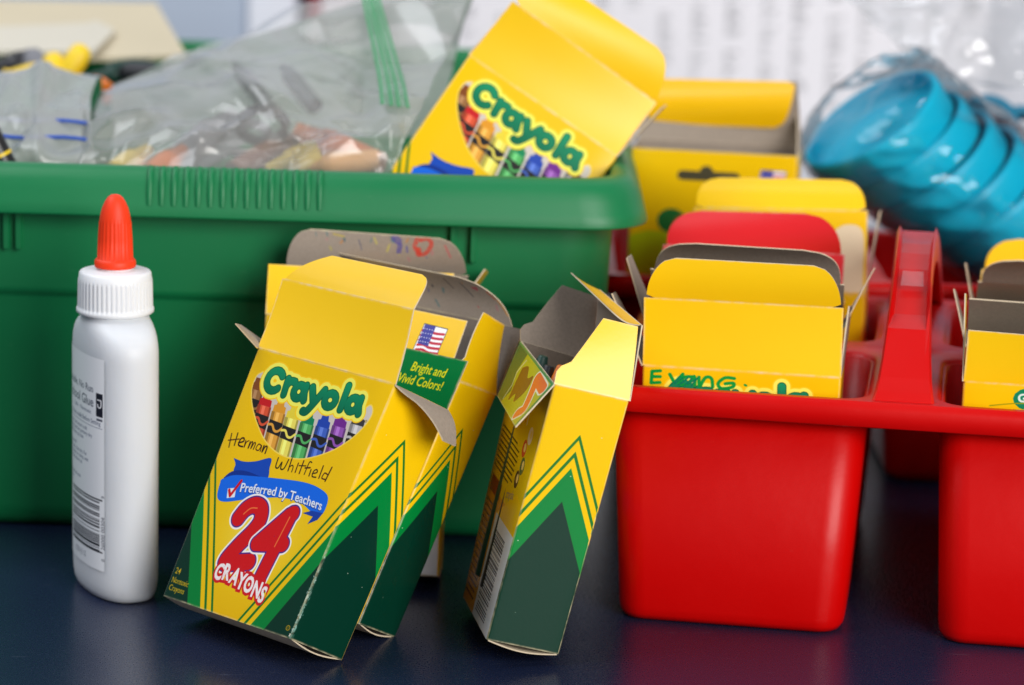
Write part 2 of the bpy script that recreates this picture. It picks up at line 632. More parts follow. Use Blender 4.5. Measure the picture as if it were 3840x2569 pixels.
def logo_strokes():
    return [arcpts(14.9, 89.7, 3.9, 3.9, 38, 318),
            [(21.2, 91.6), (21.8, 85.6)], smoothpts([(21.5, 88.8), (22.8, 91.0), (25.0, 91.2)]),
            arcpts(28.7, 88.1, 2.5, 2.6, 0, 360), [(31.4, 91.0), (31.7, 88), (32.7, 85.5)],
            [(34.6, 91.0), (37.2, 86.4)], smoothpts([(41.0, 91.2), (38.0, 85.2), (35.9, 81.8), (34.2, 81.6)]),
            arcpts(45.4, 88.2, 2.7, 2.6, 0, 360),
            [(51.6, 95.0), (51.9, 85.9)],
            arcpts(57.0, 88.8, 2.5, 2.6, 0, 360), [(59.9, 91.8), (60.1, 88.8), (61.3, 86.1)]]


def crayon_art(c, x, top, lab, tip, tilt=.16):
    def P(dx, y):
        return (x + dx + (top - y) * tilt, y)
    w = 3.65
    dark = tuple(int(v * .72) for v in lab)
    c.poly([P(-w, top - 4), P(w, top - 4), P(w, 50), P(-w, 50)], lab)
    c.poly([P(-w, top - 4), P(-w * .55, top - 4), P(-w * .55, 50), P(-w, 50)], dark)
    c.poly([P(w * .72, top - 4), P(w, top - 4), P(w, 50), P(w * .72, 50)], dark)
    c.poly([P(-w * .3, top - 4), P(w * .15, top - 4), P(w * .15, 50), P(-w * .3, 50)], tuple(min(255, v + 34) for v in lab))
    c.poly([P(-w * .9, top - 4), P(-w * .86, top - 1.6), P(-w * .55, top - 1.3), P(-w * .45, top + .6), P(w * .45, top + .6), P(w * .55, top - 1.3), P(w * .86, top - 1.6), P(w * .9, top - 4)], tip)
    c.poly([P(-w, top - 7.2), P(w, top - 7.6), P(w, top - 12.6), P(-w, top - 12.0)], (36, 34, 34))
    c.stroke(smoothpts([P(-w, top - 9.2), P(-w * .45, top - 9.0), P(0, top - 10.8), P(w * .5, top - 10.9), P(w, top - 9.4)]), 1.0, lab)


def front_art(mark=None):
    c = Canvas(73, 100, 9, Y0)
    # paler glow of print behind the number
    g = c.grid(0, 0, 73, 58)
    sl, X, Yg = g
    t = np.exp(-(((X - 37) / 17) ** 2 + ((Yg - 33) / 15) ** 2)) * .75
    c.put(sl, t.astype(np.float32), (246, 226, 106))
    t = np.clip((14 - Yg) / 22, 0, 1) * .7
    c.put(sl, t.astype(np.float32), (222, 170, 0))
    for sg in (0, 1):
        fx = (lambda x: x) if sg == 0 else (lambda x: 73 - x)
        c.poly([(fx(0), 31), (fx(14.7), 0), (fx(0), 0)], DG)
        for t0, t1, col in CUTS:
            c.poly([(fx(0), 57 - 26 * t0), (fx(29.6 - 14.9 * t0), 0), (fx(29.6 - 14.9 * t1), 0), (fx(0), 57 - 26 * t1)], col)
    # smile window with crayons
    win = smoothpts([(7.4, 91.5), (5.2, 89.5), (5.3, 84.5), (8.5, 78.8), (14.1, 73.0), (22, 67.2), (32, 64.0), (43.4, 64.8), (55.1, 70.2), (62.5, 76.6), (66.6, 83.0), (67.6, 87.6), (65.6, 90.2), (63.2, 88.0), (60, 85.0), (48, 84.0), (36, 83.0), (24, 83.4), (14, 84.6), (10.5, 88.5), (7.4, 91.5)])
    w2 = Canvas(73, 100, 9, (206, 196, 186))
    for x, top, lab, tip in ((7.0, 88.5, (150, 104, 60), (128, 72, 34)), (14.0, 83.6, (216, 84, 52), (196, 30, 34)), (22.2, 82.6, (226, 160, 60), (222, 150, 40)), (29.8, 81.8, (238, 222, 96), (230, 208, 60)),
                             (38.2, 81.4, (84, 176, 96), (20, 132, 84)), (46.4, 81.8, (66, 98, 190), (36, 70, 170)), (54.2, 83.6, (148, 84, 176), (112, 42, 140)), (62.4, 86.0, (188, 184, 184), (58, 56, 58))):
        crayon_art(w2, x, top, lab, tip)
    P = np.array(win)
    sl, X, Yg = c.grid(P[:, 0].min(), P[:, 1].min(), P[:, 0].max(), P[:, 1].max())
    m = c.inside(X, Yg, P).astype(np.float32)
    c.stroke(win, 1.0, (246, 214, 90))
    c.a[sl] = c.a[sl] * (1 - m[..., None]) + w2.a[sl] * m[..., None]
    st = logo_strokes()
    c.stroke(st, 7.2, (250, 200, 30))
    c.stroke(st, 6.2, (243, 238, 96))
    c.stroke(st, 3.4, (0, 86, 52))
    c.stroke(st, 2.8, (0, 100, 70), (14, 142, 98))
    # ribbon
    c.poly(smoothpts([(9.3, 57.6), (15, 57.4), (21, 58.8), (27.7, 61.5), (29.0, 58), (29.6, 53.5), (20, 51.8), (12.3, 52.6), (11.4, 55.5), (9.3, 57.6)]), (22, 72, 178))
    c.poly(smoothpts([(29.6, 53.5), (18, 54.2), (10.8, 52.4), (7.2, 47.7), (9.0, 49.5), (20, 51.0), (29.6, 53.5)]), (14, 50, 140))
    c.poly(smoothpts([(7.2, 48.4), (12, 51.2), (20, 52.8), (34.5, 54.9), (48, 56.4), (57, 56.0), (63.2, 53.6), (63.9, 47.4), (60, 46.2), (52, 48.6), (44, 48.9), (36.8, 47.8), (24, 44.2), (13.0, 40.8), (8.5, 42.0), (7.2, 48.4)]), (20, 104, 226))
    c.poly([(63.9, 47.6), (62.6, 44.6), (58.5, 42.0), (59.6, 45.2), (54.0, 45.4), (58, 47.2)], (24, 62, 160))
    c.poly([(12.3, 46.0), (16.4, 47.2), (17.4, 43.6), (13.6, 42.4)], (232, 240, 240))
    c.stroke([(13.3, 45.6), (14.8, 43.6), (17.6, 50.2)], 1.2, (206, 22, 34))
    c.text('Preferred by Teachers', 18.6, 45.9, 4.9, (14, 50, 140), rot=10.5, bold=.05, sx=1.0, arc=-.0030)
    c.text('Preferred by Teachers', 18.6, 46.1, 4.9, (244, 246, 252), rot=10.5, bold=.022, sx=1.0, arc=-.0030)
    # the number
    two = smoothpts([(23.4, 36.6), (25.4, 40.6), (29.0, 43.0), (33.0, 42.2), (34.6, 38.2), (33.0, 33.4), (29.0, 27.2), (25.8, 21.4), (25.2, 19.4)]) + [(26.2, 19.2), (37.4, 22.2)]
    four = [[(49.6, 44.2), (47.8, 43.0), (37.6, 29.6), (50.6, 32.2)], [(49.0, 44.0), (45.8, 15.4)]]
    for w, col in ((9.0, (248, 244, 240)), (7.5, (78, 40, 130)), (6.4, (208, 22, 28))):
        c.stroke([two], w, col)
    for w, col in ((8.4, (248, 244, 240)), (7.0, (78, 40, 130)), (5.9, (208, 22, 28))):
        c.stroke(four, w, col)
    c.stroke([[(48.6, 42.6), (47.0, 30.5)]], .5, (240, 120, 60))
    c.stroke(smoothpts([(25.2, 38.6), (27.6, 41.4), (30.8, 42.2)]), .5, (240, 120, 60))
    # CRAYONS lettering
    wob = [('C', 22.2, 12.6, -6), ('R', 26.8, 13.0, 2), ('A', 31.2, 12.8, -8), ('Y', 35.8, 11.6, -2), ('O', 39.8, 11.0, 4), ('N', 44.6, 10.4, -2), ('S', 49.2, 9.4, -6)]
    for bold, col in ((.17, (206, 26, 34)), (.04, (246, 244, 242))):
        for ch, x, yb, rt in wob:
            c.text(ch, x, yb, 8.6, col, rot=rt + 3, bold=bold, sx=.70)
    c.text('24', 1.9, 9.6, 3.4, (230, 184, 20), bold=.01, sx=.86)
    c.text('Nontoxic', 1.8, 6.0, 3.2, (230, 184, 20), bold=.01, sx=.78)
    c.text('Crayons', 1.8, 2.9, 3.2, (230, 184, 20), bold=.01, sx=.82)
    c.stroke(arcpts(69.9, 3.6, .9, .9, 0, 360), .3, (190, 150, 20))
    c.text('R', 69.5, 3.1, 1.4, (190, 150, 20))
    c.stroke(arcpts(66.4, 84.2, .4, .4, 0, 360), .25, (150, 120, 20))
    if mark:
        mark(c)
    return c


def mark_herman(c):
    ink = (44, 24, 18)
    # Herman
    L = [[(3.6, 66.2), (4.8, 61.0)], [(6.6, 67.0), (7.2, 62.2)], [(3.2, 63.4), (8.4, 65.0)],
         smoothpts([(8.8, 63.6), (11.0, 64.6), (10.6, 65.8), (9.2, 65.2), (9.2, 62.8), (11.6, 62.6)]),
         smoothpts([(12.0, 65.2), (12.4, 62.6), (12.6, 64.6), (13.6, 65.4)]),
         smoothpts([(14.4, 65.2), (14.6, 62.6), (15.0, 65.0), (15.8, 65.2), (16.0, 62.8), (16.6, 65.2), (17.4, 65.0), (17.4, 62.8)]),
         smoothpts([(20.6, 65.0), (19.0, 65.2), (18.6, 63.2), (20.2, 63.0), (20.8, 65.0), (21.2, 62.8)]),
         smoothpts([(22.0, 65.2), (22.2, 62.8), (22.8, 65.0), (23.8, 65.0), (24.0, 62.6)])]
    # Whitfield
    L += [smoothpts([(31.4, 62.4), (31.8, 59.0), (33.2, 58.8), (34.0, 61.2), (34.6, 58.8), (36.2, 59.2), (36.8, 62.8)]),
          [(38.2, 63.6), (38.6, 58.8)], smoothpts([(38.5, 60.2), (39.6, 61.2), (40.4, 60.6), (40.6, 58.8)]),
          [(42.2, 62.6), (42.4, 59.0)], [(44.4, 64.0), (44.6, 59.0)], [(43.0, 61.8), (46.4, 62.4)],
          smoothpts([(48.6, 64.2), (47.4, 64.0), (47.2, 59.2)]), [(46.4, 61.6), (48.8, 62.2)], [(49.6, 61.6), (49.8, 59.2)],
          smoothpts([(51.0, 60.4), (53.0, 61.2), (52.4, 62.2), (51.2, 61.4), (51.4, 59.4), (53.4, 59.4)]),
          [(54.8, 64.2), (55.0, 59.4)],
          smoothpts([(58.4, 61.6), (56.8, 61.8), (56.4, 59.8), (58.2, 59.6)]), [(59.2, 64.6), (58.6, 59.0)]]
    for st in L:
        c.stroke(st, rnd.uniform(.42, .66), (ink[0] + rnd.randint(0, 26), ink[1] + rnd.randint(0, 20), ink[2]))
    # scuffed corner fold
    for i in range(90):
        y = rnd.uniform(0, 42) * rnd.uniform(.5, 1)
        x = 72.9 - abs(rnd.gauss(0, .45))
        c.stroke([(x, y), (x + rnd.uniform(-.15, .15), y + rnd.uniform(.1, .8))], rnd.uniform(.1, .4), rnd.choice([(166, 186, 178), (120, 156, 146), (70, 116, 100)]))
    c.stroke([(72.9, 0), (72.2, 1.6)], .8, (220, 206, 190))


def mark_evan(c):
    g = (0, 150, 62)
    L = [[(6.6, 98.2), (3.6, 97.8), (3.4, 93.0), (6.6, 93.4)], [(3.6, 95.6), (6.6, 95.8)],
         [(10.2, 97.0), (12.0, 93.6), (15.0, 97.4)],
         smoothpts([(18.6, 96.6), (15.6, 96.2), (13.6, 93.6), (17.0, 93.4), (19.2, 96.8), (19.6, 93.2)]),
         smoothpts([(21.0, 96.6), (21.4, 93.0), (23.4, 96.6), (25.6, 96.4), (26.2, 93.0)]),
         smoothpts([(34.0, 97.0), (30.6, 97.0), (28.2, 94.6), (29.4, 92.6), (33.4, 93.4), (33.8, 95.0), (30.8, 94.6)])]
    c.stroke(L, 1.3, g)
    for k in range(7):
        c.stroke([(11 + k * 1.2, 92.8 + (k % 2) * .6), (14 + k * 1.1, 96.4 - (k % 3) * .5)], .6, (0, 120, 90))
    c.stroke([[(38.0, 94.6), (38.5, 94.4)]], .9, g)


def side_art(scuff=False):
    c = Canvas(29, 100, 9, Y0)
    c.poly([(0, 0), (0, 31), (14.5, 57.5), (29, 31), (29, 0)], DG)
    for t0, t1, col in CUTS:
        a, b = 26 * t0, 26 * t1
        c.poly([(0, 57 - a), (14.5, 83.5 - a), (29, 57 - a), (29, 57 - b), (14.5, 83.5 - b), (0, 57 - b)], col)
    if scuff:
        for i in range(110):
            y = rnd.uniform(0, 40) * rnd.uniform(.4, 1)
            x = abs(rnd.gauss(0, .55))
            c.stroke([(x, y), (x + rnd.uniform(-.1, .3), y + rnd.uniform(.2, 1.6))], rnd.uniform(.1, .35), rnd.choice([(110, 156, 146), (84, 132, 120), (50, 100, 86), (160, 180, 174)]))
    for i in range(4):
        x, y = rnd.uniform(2, 27), rnd.uniform(2, 98)
        c.stroke([(x, y), (x + .1, y)], rnd.uniform(.15, .4), (214, 214, 196))
    return c


def bars(c, x0, y0, x1, y1, vertical_stack, n, col=(24, 26, 34)):
    p = 0.0
    L = (y1 - y0) if vertical_stack else (x1 - x0)
    ws = [rnd.choice([.5, .5, 1, 1, 1.5, 2]) for _ in range(n * 2)]
    k = L / sum(ws)
    for i, w in enumerate(ws):
        if i % 2 == 0:
            if vertical_stack:
                c.rect(x0, y0 + p, x1, y0 + p + w * k * .92, col)
            else:
                c.rect(x0 + p, y0, x0 + p + w * k * .92, y1, col)
        p += w * k


def back_art():
    """back of a carton: text, small pictures and the bar code"""
    c = Canvas(73, 100, 9, (226, 190, 14))
    c.rect(0, 0, 73, 46, (214, 148, 20))
    c.rect(30, 0, 73, 40, (222, 224, 228))
    c.poly([(30, 40), (73, 40), (73, 52), (60, 54)], (238, 192, 8))
    bars(c, 34, 8, 60, 36, True, 24, (50, 52, 58))
    for i in range(4):
        c.rect(34 + i * .4, 3 + i * 1.1, 60, 3.5 + i * 1.1, (90, 90, 96))
    c.rect(5, 44, 28, 50, (130, 26, 30))
    for j in range(9):
        c.rect(4, 53 + j * 1.9, rnd.uniform(36, 46), 53.7 + j * 1.9, (70, 66, 24))
    for j in range(16):
        c.rect(3, 4 + j * 2.4, rnd.uniform(20, 27), 4.8 + j * 2.4, (120, 78, 20))
    for x, y, cl in ((52, 70, (210, 60, 40)), (56, 64, (60, 100, 60)), (52, 58, (60, 50, 40)), (57, 76, (240, 220, 200))):
        c.poly(arcpts(x, y, 4, 3.4, 0, 360), cl)
        c.poly(arcpts(x + .8, y + .5, 2, 1.8, 0, 360), (246, 214, 120))
    for k in range(5):
        c.stroke(smoothpts([(18 + k * 5, 80), (24 + k * 5, 86), (30 + k * 4, 78)]), 1.0, (200, 40, 34) if k % 2 else (240, 226, 200))
    c.text('crayola', 40, 48, 5, (90, 90, 140), rot=10)
    return c


def flap_art():
    c = Canvas(73, 28, 9, (168, 170, 30))
    c.poly([(0, 0), (20, 0), (16, 12), (24, 20), (14, 28), (0, 28)], (38, 96, 46))
    c.poly(smoothpts([(22, 8), (30, 5), (38, 9), (44, 6), (47, 14), (40, 22), (34, 19), (28, 24), (24, 17), (22, 8)]), (112, 66, 20))
    c.stroke([[(16, 26), (20, 18), (17, 12), (22, 4)]], .9, (206, 206, 150))
    for w, col in ((8.2, (222, 220, 190)), (6.2, (226, 104, 30))):
        c.stroke([[(58, 24), (64, 20), (50, 5), (66, 6)]], w, col)
    c.rect(70, 0, 73, 28, (60, 130, 60))
    c.rect(0, 0, 73, 1.4, (60, 130, 60))
    return c


def green_strip_art():
    c = Canvas(73, 22, 10, (0, 118, 58))
    for w, col in ((0, (246, 232, 30)),):
        c.text('Bright and', 50.0, 13.6, 5.4, col, shear=.12, bold=.016, sx=.72)
        c.text('Vivid Colors!', 46.2, 8.2, 5.4, col, shear=.12, bold=.016, sx=.72)
    c.stroke([(30, 12), (41, 12.6)], 6.4, (216, 160, 26))
    c.stroke([(37, 9.0), (42, 9.2)], 3.0, (216, 160, 26))
    c.text('any', 33.6, 16.4, 3.8, (240, 240, 230), shear=.1, bold=.02)
    c.stroke([(22, 10), (26, 12), (30, 9.6), (31, 11.4), (33, 8)], .6, (240, 226, 40))
    return c


def flag_on(c, x, y, w, h):
    c.poly([(x - .6, y - .5), (x + w * .92, y - .6), (x + w + .5, y + h + .4), (x + w * .1, y + h + .7)], (40, 40, 44))
    c.poly([(x - .3, y - .2), (x + w * .9, y - .3), (x + w + .2, y + h + .1), (x + w * .1 + .2, y + h + .4)], (244, 244, 248))
    n = 7
    for i in range(n):
        yy = y + h * .18 + i * h * .115
        c.stroke(smoothpts([(x + w * .12, yy), (x + w * .35, yy + .5), (x + w * .6, yy - .2), (x + w * .95, yy + .1)]), h * .058, (190, 30, 56))
    c.poly([(x + w * .1, y + h * .56), (x + w * .52, y + h * .54), (x + w * .56, y + h * 1.02), (x + w * .14, y + h * 1.02)], (52, 54, 150))
    for i in range(4):
        for j in range(4):
            c.stroke([(x + w * (.17 + .1 * i), y + h * (.62 + .1 * j)), (x + w * (.175 + .1 * i), y + h * (.62 + .1 * j))], .4, (236, 236, 246))
    c.text('MADE IN U.S.A.', x + w * .06, y + h * .02, h * .13, (40, 60, 140), bold=.02, sx=1.0)


def tab_art():
    c = Canvas(73, 26, 10, Y0)
    c.poly(arcpts(36.5, 14.6, 3.4, 3.6, 0, 360), (70, 60, 46))
    c.stroke([(26, 14), (47, 14)], 5.0, (70, 60, 46))
    flag_on(c, 53.5, 3.4, 12.0, 17.5)
    return c


def far_back_art():
    """facing side of the tall carton behind the caddy"""
    c = Canvas(73, 150, 6, Y0)
    c.poly(arcpts(33.5, 140.2, 3.0, 3.0, 0, 360), (74, 70, 52))
    c.stroke([(23, 138.2), (46, 138.2)], 4.6, (74, 70, 52))
    flag_on(c, 56, 131.5, 12.0, 10.5)
    c.poly(arcpts(19, 116, 6.5, 6, 0, 360), (36, 112, 52))
    c.poly(arcpts(24, 112, 5, 7, 0, 360), (150, 100, 40))
    c.poly(arcpts(12, 100, 16, 11, 0, 360), (190, 206, 20))
    c.poly(arcpts(12, 80, 12, 8, 0, 360), (70, 40, 50))
    return c


def go_art():
    c = Canvas(73, 100, 6, Y0)
    c.poly(arcpts(24.5, 94.4, 6.4, 4.6, 0, 360), (0, 128, 92))
    c.text('Go', 20.0, 93.0, 4.6, (240, 244, 240), bold=.04, rot=8)
    c.stroke(smoothpts([(10, 91.0), (20, 92.6), (30, 92.8)]), .5, (150, 150, 20))
    c.poly(arcpts(30, 90, 8, 3, 0, 360), (226, 220, 40))
    return c


def crayon_marks(W, H, n, seed, strong=()):
    r = random.Random(seed)
    c = Canvas(W, H, 8, (150, 138, 126))
    c.a += nrs.normal(0, .035, c.a.shape[:2])[..., None].astype(np.float32)
    cols = [(190, 60, 60), (70, 70, 140), (190, 180, 60), (60, 110, 120), (180, 110, 120), (70, 66, 70), (190, 120, 60)]
    for _ in range(n):
        x, y = r.uniform(3, W - 3), r.uniform(2, H - 1.5)
        col = r.choice(cols)
        a, l = r.uniform(40, 120), r.uniform(.4, 2.2)
        p = [(x, y), (x + l * math.cos(math.radians(a)), y + l * math.sin(math.radians(a)))]
        base = c.a.copy()
        c.stroke(p, r.uniform(.3, 1.0), col)
        c.a = base * .45 + c.a * .55
    for st, w, col in strong:
        base = c.a.copy()
        c.stroke(st, w, col)
        mk = (nrs.rand(*c.a.shape[:2]) > .25)[..., None]
        c.a = np.where(mk, base * .2 + c.a * .8, base)
    return c


P_front_plain = printed('front_print', front_art())
P_front_herman = printed('front_print_marked', front_art(mark_herman))
P_front_evan = printed('front_print_green_marker', front_art(mark_evan))
P_side = printed('side_print', side_art(), .27, .2)
P_side_worn = printed('side_print_worn', side_art(True), .27, .22)
P_back = printed('back_print', back_art())
P_flap = printed('flap_print', flap_art())
P_strip = printed('green_strip_print', green_strip_art())
P_tab = printed('hang_tab_print', tab_art())
P_far = printed('tall_carton_print', far_back_art())
P_go = printed('go_print', go_art())
P_mark1 = printed('marked_board', crayon_marks(73, 17, 14, 3, (
    (smoothpts([(53, 16), (52, 12.5), (54.5, 9.5), (57, 11), (58.6, 14.5), (57, 16.4), (54, 15.6)]), 1.7, (206, 52, 40)),
    ([(53.6, 11.6), (53.4, 9.4)], 2.2, (206, 52, 40)),
    ([(45.5, 14.6), (44.4, 15.6)], 3.0, (76, 70, 150)), ([(46.2, 13), (45.6, 10.2)], 2.0, (76, 70, 150)), ([(48.8, 12.4), (49, 10.4)], 1.0, (84, 84, 150)), ([(24, 14.4), (24.2, 13.4)], 1.0, (50, 90, 110)),
    ([(30, 14), (31, 10)], .6, (90, 90, 110)), ([(20, 15.8), (24, 15)], .8, (190, 170, 60)), ([(36, 15.4), (37, 13)], .8, (190, 180, 80)), ([(42, 13), (41, 10)], .8, (190, 180, 80)), ([(64, 14), (66, 9)], .9, (190, 90, 90)))), .85, .2)
P_mark2 = printed('marked_board_dark', crayon_marks(73, 17, 16, 9, (
    ([(60, 13), (61.5, 12.4), (62, 13.4)], 1.1, (180, 50, 70)), ([(55, 14), (57, 9)], .7, (60, 60, 66)), ([(48, 14.5), (49, 11)], .8, (80, 70, 70)), ([(69, 9), (71, 4)], 1.0, (200, 130, 50)), ([(66, 12), (68, 9.6)], 1.0, (190, 90, 50)))), .85, .2)


# ------------------------------------------------------------------ cartons
def tri(C8, lx, ly, lz):
    """C8[x][y][z] corners, lx ly lz in 0..1"""
    p = 0
    for i, wi in ((0, 1 - lx), (1, lx)):
        for j, wj in ((0, 1 - ly), (1, ly)):
            for k, wk in ((0, 1 - lz), (1, lz)):
                p = p + C8[i][j][k] * (wi * wj * wk)
    return p


def from_list(L):
    a = np.array(L, float) / 1000
    return [[[a[i * 4 + j * 2 + k] for k in (0, 1)] for j in (0, 1)] for i in (0, 1)]


def snap(C8, targets):
    """move corners onto the sight line of where the photograph shows them, keeping their depth"""
    for (i, j, k), (u, v) in targets.items():
        C8[i][j][k] = at(u, v, C8[i][j][k][1])
    return C8


def carton(label, C8, arts, group='crayon cartons', W=73., D=29., H=100., seed=0, base=True, name='crayon_box'):
    pts = [C8[i][j][k] for i in (0, 1) for j in (0, 1) for k in (0, 1)]
    low = min(p[2] for p in pts)
    ctr = sum(pts) / 8
    root = empty(name, (ctr[0], ctr[1], low), label, 'crayon box', group)
    rr = random.Random(seed)
    rc, t = 1.1, .5
    ns, nz = 8, 12
    # ring: (lx, ly, panel, u)
    ring = []

    def corner(cx, cy, a0, pa, pb, ua, ub):
        for k in range(5):
            a = math.radians(a0 + 90 * k / 4)
            ring.append((cx + rc * math.cos(a), cy + rc * math.sin(a), pa if k < 2 else pb))
    for k in range(1, ns):
        ring.append((rc + (W - 2 * rc) * k / ns, 0, 0))
    corner(W - rc, rc, -90, 0, 1, 0, 0)
    for k in range(1, ns):
        ring.append((W, rc + (D - 2 * rc) * k / ns, 1))
    corner(W - rc, D - rc, 0, 1, 2, 0, 0)
    for k in range(1, ns):
        ring.append((W - rc - (W - 2 * rc) * k / ns, D, 2))
    corner(rc, D - rc, 90, 2, 3, 0, 0)
    for k in range(1, ns):
        ring.append((0, D - rc - (D - 2 * rc) * k / ns, 3))
    corner(rc, rc, 180, 3, 0, 0, 0)
    n = len(ring)
    bow = [rr.uniform(-.5, .7) for _ in range(4)]
    nrm = ((0, -1), (1, 0), (0, 1), (-1, 0))

    def P(j, z, ins):
        x, y, p = ring[j]
        f = math.sin(math.pi * min(1, max(0, z)))
        a = math.sin(math.pi * (x / W if p in (0, 2) else y / D))
        x += nrm[p][0] * bow[p] * a * (.3 + .7 * f)
        y += nrm[p][1] * bow[p] * a * (.3 + .7 * f)
        x += (W / 2 - x) / (W / 2) * ins
        y += (D / 2 - y) / (D / 2) * ins
        return tri(C8, x / W, y / D, z)

    def uv(j, z, p):
        x, y, _ = ring[j]
        return {0: (x / W, z), 1: (y / D, z), 2: (1 - x / W, z), 3: (1 - y / D, z)}[p]
    vs, fs, mi, uvs, sm = [], [], [], [], []
    for ins in (0, t):
        for i in range(nz + 1):
            for j in range(n):
                vs.append(P(j, i / nz, ins))
    off = (nz + 1) * n
    for i in range(nz):
        for j in range(n):
            k = (j + 1) % n
            p = ring[j][2] if ring[j][2] == ring[k][2] else ring[k][2]
            fs.append((i * n + j, i * n + k, (i + 1) * n + k, (i + 1) * n + j))
            mi.append(p); sm.append(True)
            uvs += [uv(j, i / nz, p), uv(k, i / nz, p), uv(k, (i + 1) / nz, p), uv(j, (i + 1) / nz, p)]
            fs.append((off + i * n + k, off + i * n + j, off + (i + 1) * n + j, off + (i + 1) * n + k))
            mi.append(4); sm.append(True)
            uvs += [(0, 0)] * 4
    e0 = len(vs)
    for z in (0, 1):
        for ins in (0, t):
            for j in range(n):
                vs.append(P(j, z, ins))
    for z in (0, 1):
        b = e0 + z * 2 * n
        for j in range(n):
            k = (j + 1) % n
            f = (b + j, b + k, b + n + k, b + n + j)
            fs.append(f if z else f[::-1])
            mi.append(5); sm.append(False)
            uvs += [(0, 0)] * 4
    mesh('carton_body', vs, fs, [arts[0], arts[1], arts[2], arts[3], M['grey'], M['edge']], root, mi, uvs, sm)
    if base:
        A, B = tri(C8, .004, .03, .0), tri(C8, .996, .03, .0)
        Q0, Q1 = tri(C8, .004, .97, .0), tri(C8, .996, .97, .0)
        dwn = tri(C8, .5, .5, 0) - tri(C8, .5, .5, 1)
        flap(root, 'bottom_flap', A, B, Q0, Q1, 'rect', M['edge'], M['grey'], bvec=dwn / np.linalg.norm(dwn) * (.0017 if seed < 10 else .0004))
    return root


def shape_lim(kind, v):
    if kind == 'rect':
        return 0, 1
    if kind == 'tuck':        # rounded far corners, short step at the hinge
        k = .012 + .14 * (1 - math.sqrt(max(0, 1 - v ** 2.2)))
        if v < .06:
            k = 0.055
        return k, 1 - k
    if kind == 'tuck_long':
        k = .02 + .2 * (1 - math.sqrt(max(0, 1 - v ** 2.2)))
        return k, 1 - k
    if kind == 'tuck_r':
        return 0, 1 - (.02 + .2 * (1 - math.sqrt(max(0, 1 - v ** 2.2))))
    if kind == 'tuck_cut':    # one corner cut slanting, the other rounded
        return .02 + .27 * v ** 1.1, 1 - (.0 + .13 * (1 - math.sqrt(max(0, 1 - (v * .99) ** 2.6))))
    if kind == 'dust_l':      # tapered on the u=0 side
        k = 0 if v < .22 else (v - .22) / .1 * .16 if v < .32 else .16 + (v - .32) / .68 * .34
        return k, 1 - .02 * v
    if kind == 'dust_r':
        a, b = shape_lim('dust_l', v)
        return 1 - b, 1 - a
    return 0, 1


def flap(parent, name, A, B, Q0, Q1, kind, outer, inner, bulge=0.0, outer_faces_camera=True, t=.0005, nu=12, nv=12, label=None, jitter=0.0, bvec=0.0):
    """a card flap hinged on A-B, reaching Q0 (beside A) and Q1 (beside B); the outer print is on the side named"""
    A, B, Q0, Q1 = [np.asarray(p, float) for p in (A, B, Q0, Q1)]
    nr = np.cross(B - A, (Q0 + Q1) / 2 - (A + B) / 2)
    nr /= np.linalg.norm(nr)
    view = (A + B + Q0 + Q1) / 4 - CAM
    flip = (nr @ view > 0)            # nr should look to the camera
    if flip:
        nr = -nr
    so = 1 if outer_faces_camera else -1
    vs, uvg = [], []
    for s in (0, 1):
        for i in range(nv + 1):
            v = i / nv
            l, r = shape_lim(kind, v)
            for j in range(nu + 1):
                u = l + (r - l) * j / nu
                p = (A * (1 - u) + B * u) * (1 - v) + (Q0 * (1 - u) + Q1 * u) * v
                p = p + nr * (bulge * math.sin(math.pi * v) + jitter * math.sin(2.3 * u * math.pi + 1) * v) + bvec * math.sin(math.pi * v) - nr * (t if s else 0)
                vs.append(p)
                uvg.append((u, v))
    N = (nv + 1) * (nu + 1)
    fs, mi, uvs, sm = [], [], [], []
    # with flip the grid's own winding looks away from the camera
    for s in (0, 1):
        for i in range(nv):
            for j in range(nu):
                q = [i * (nu + 1) + j, i * (nu + 1) + j + 1, (i + 1) * (nu + 1) + j + 1, (i + 1) * (nu + 1) + j]
                if (s == 0) == flip:
                    q = q[::-1]
                fs.append([k + s * N for k in q])
                mi.append(0 if (s == 0) == (so == 1) else 1)
                uvs += [uvg[k] for k in q]
                sm.append(True)
    loop = [j for j in range(nu + 1)] + [i * (nu + 1) + nu for i in range(1, nv + 1)] + [nv * (nu + 1) + j for j in range(nu - 1, -1, -1)] + [i * (nu + 1) for i in range(nv - 1, 0, -1)]
    e0 = len(vs)
    for s in (0, 1):
        for k in loop:
            vs.append(vs[k + s * N])
    L = len(loop)
    for k in range(L):
        q = [e0 + k, e0 + (k + 1) % L, e0 + L + (k + 1) % L, e0 + L + k]
        fs.append(q if not flip else q[::-1])
        mi.append(2); sm.append(False)
        uvs += [(0, 0)] * 4
    o = mesh(name, vs, fs, [outer, inner, M['edge']], parent, mi, uvs, sm)
    if label:
        o['label'] = label
    return o


# ================================================================== THE SETTING
def sheet(name, x0, x1, y0, y1, z0, z1, mat, kind='structure'):
    b = MB()
    b.box(((x0 + x1) / 2, (y0 + y1) / 2, (z0 + z1) / 2), x1 - x0, y1 - y0, z1 - z0)
    o = b.build(name, mat)
    if kind:
        o['kind'] = kind
    return o


o = sheet('table_top', -1.4, 1.4, .55, 1.98, -.03, 0, M['table'])
o['label'] = 'dark navy table top under the bottle, boxes and red caddy'
o = sheet('wall', -2.2, 2.2, 2.0, 2.05, -.4, 1.6, M['wall'])
o['label'] = 'pale wall behind the table'

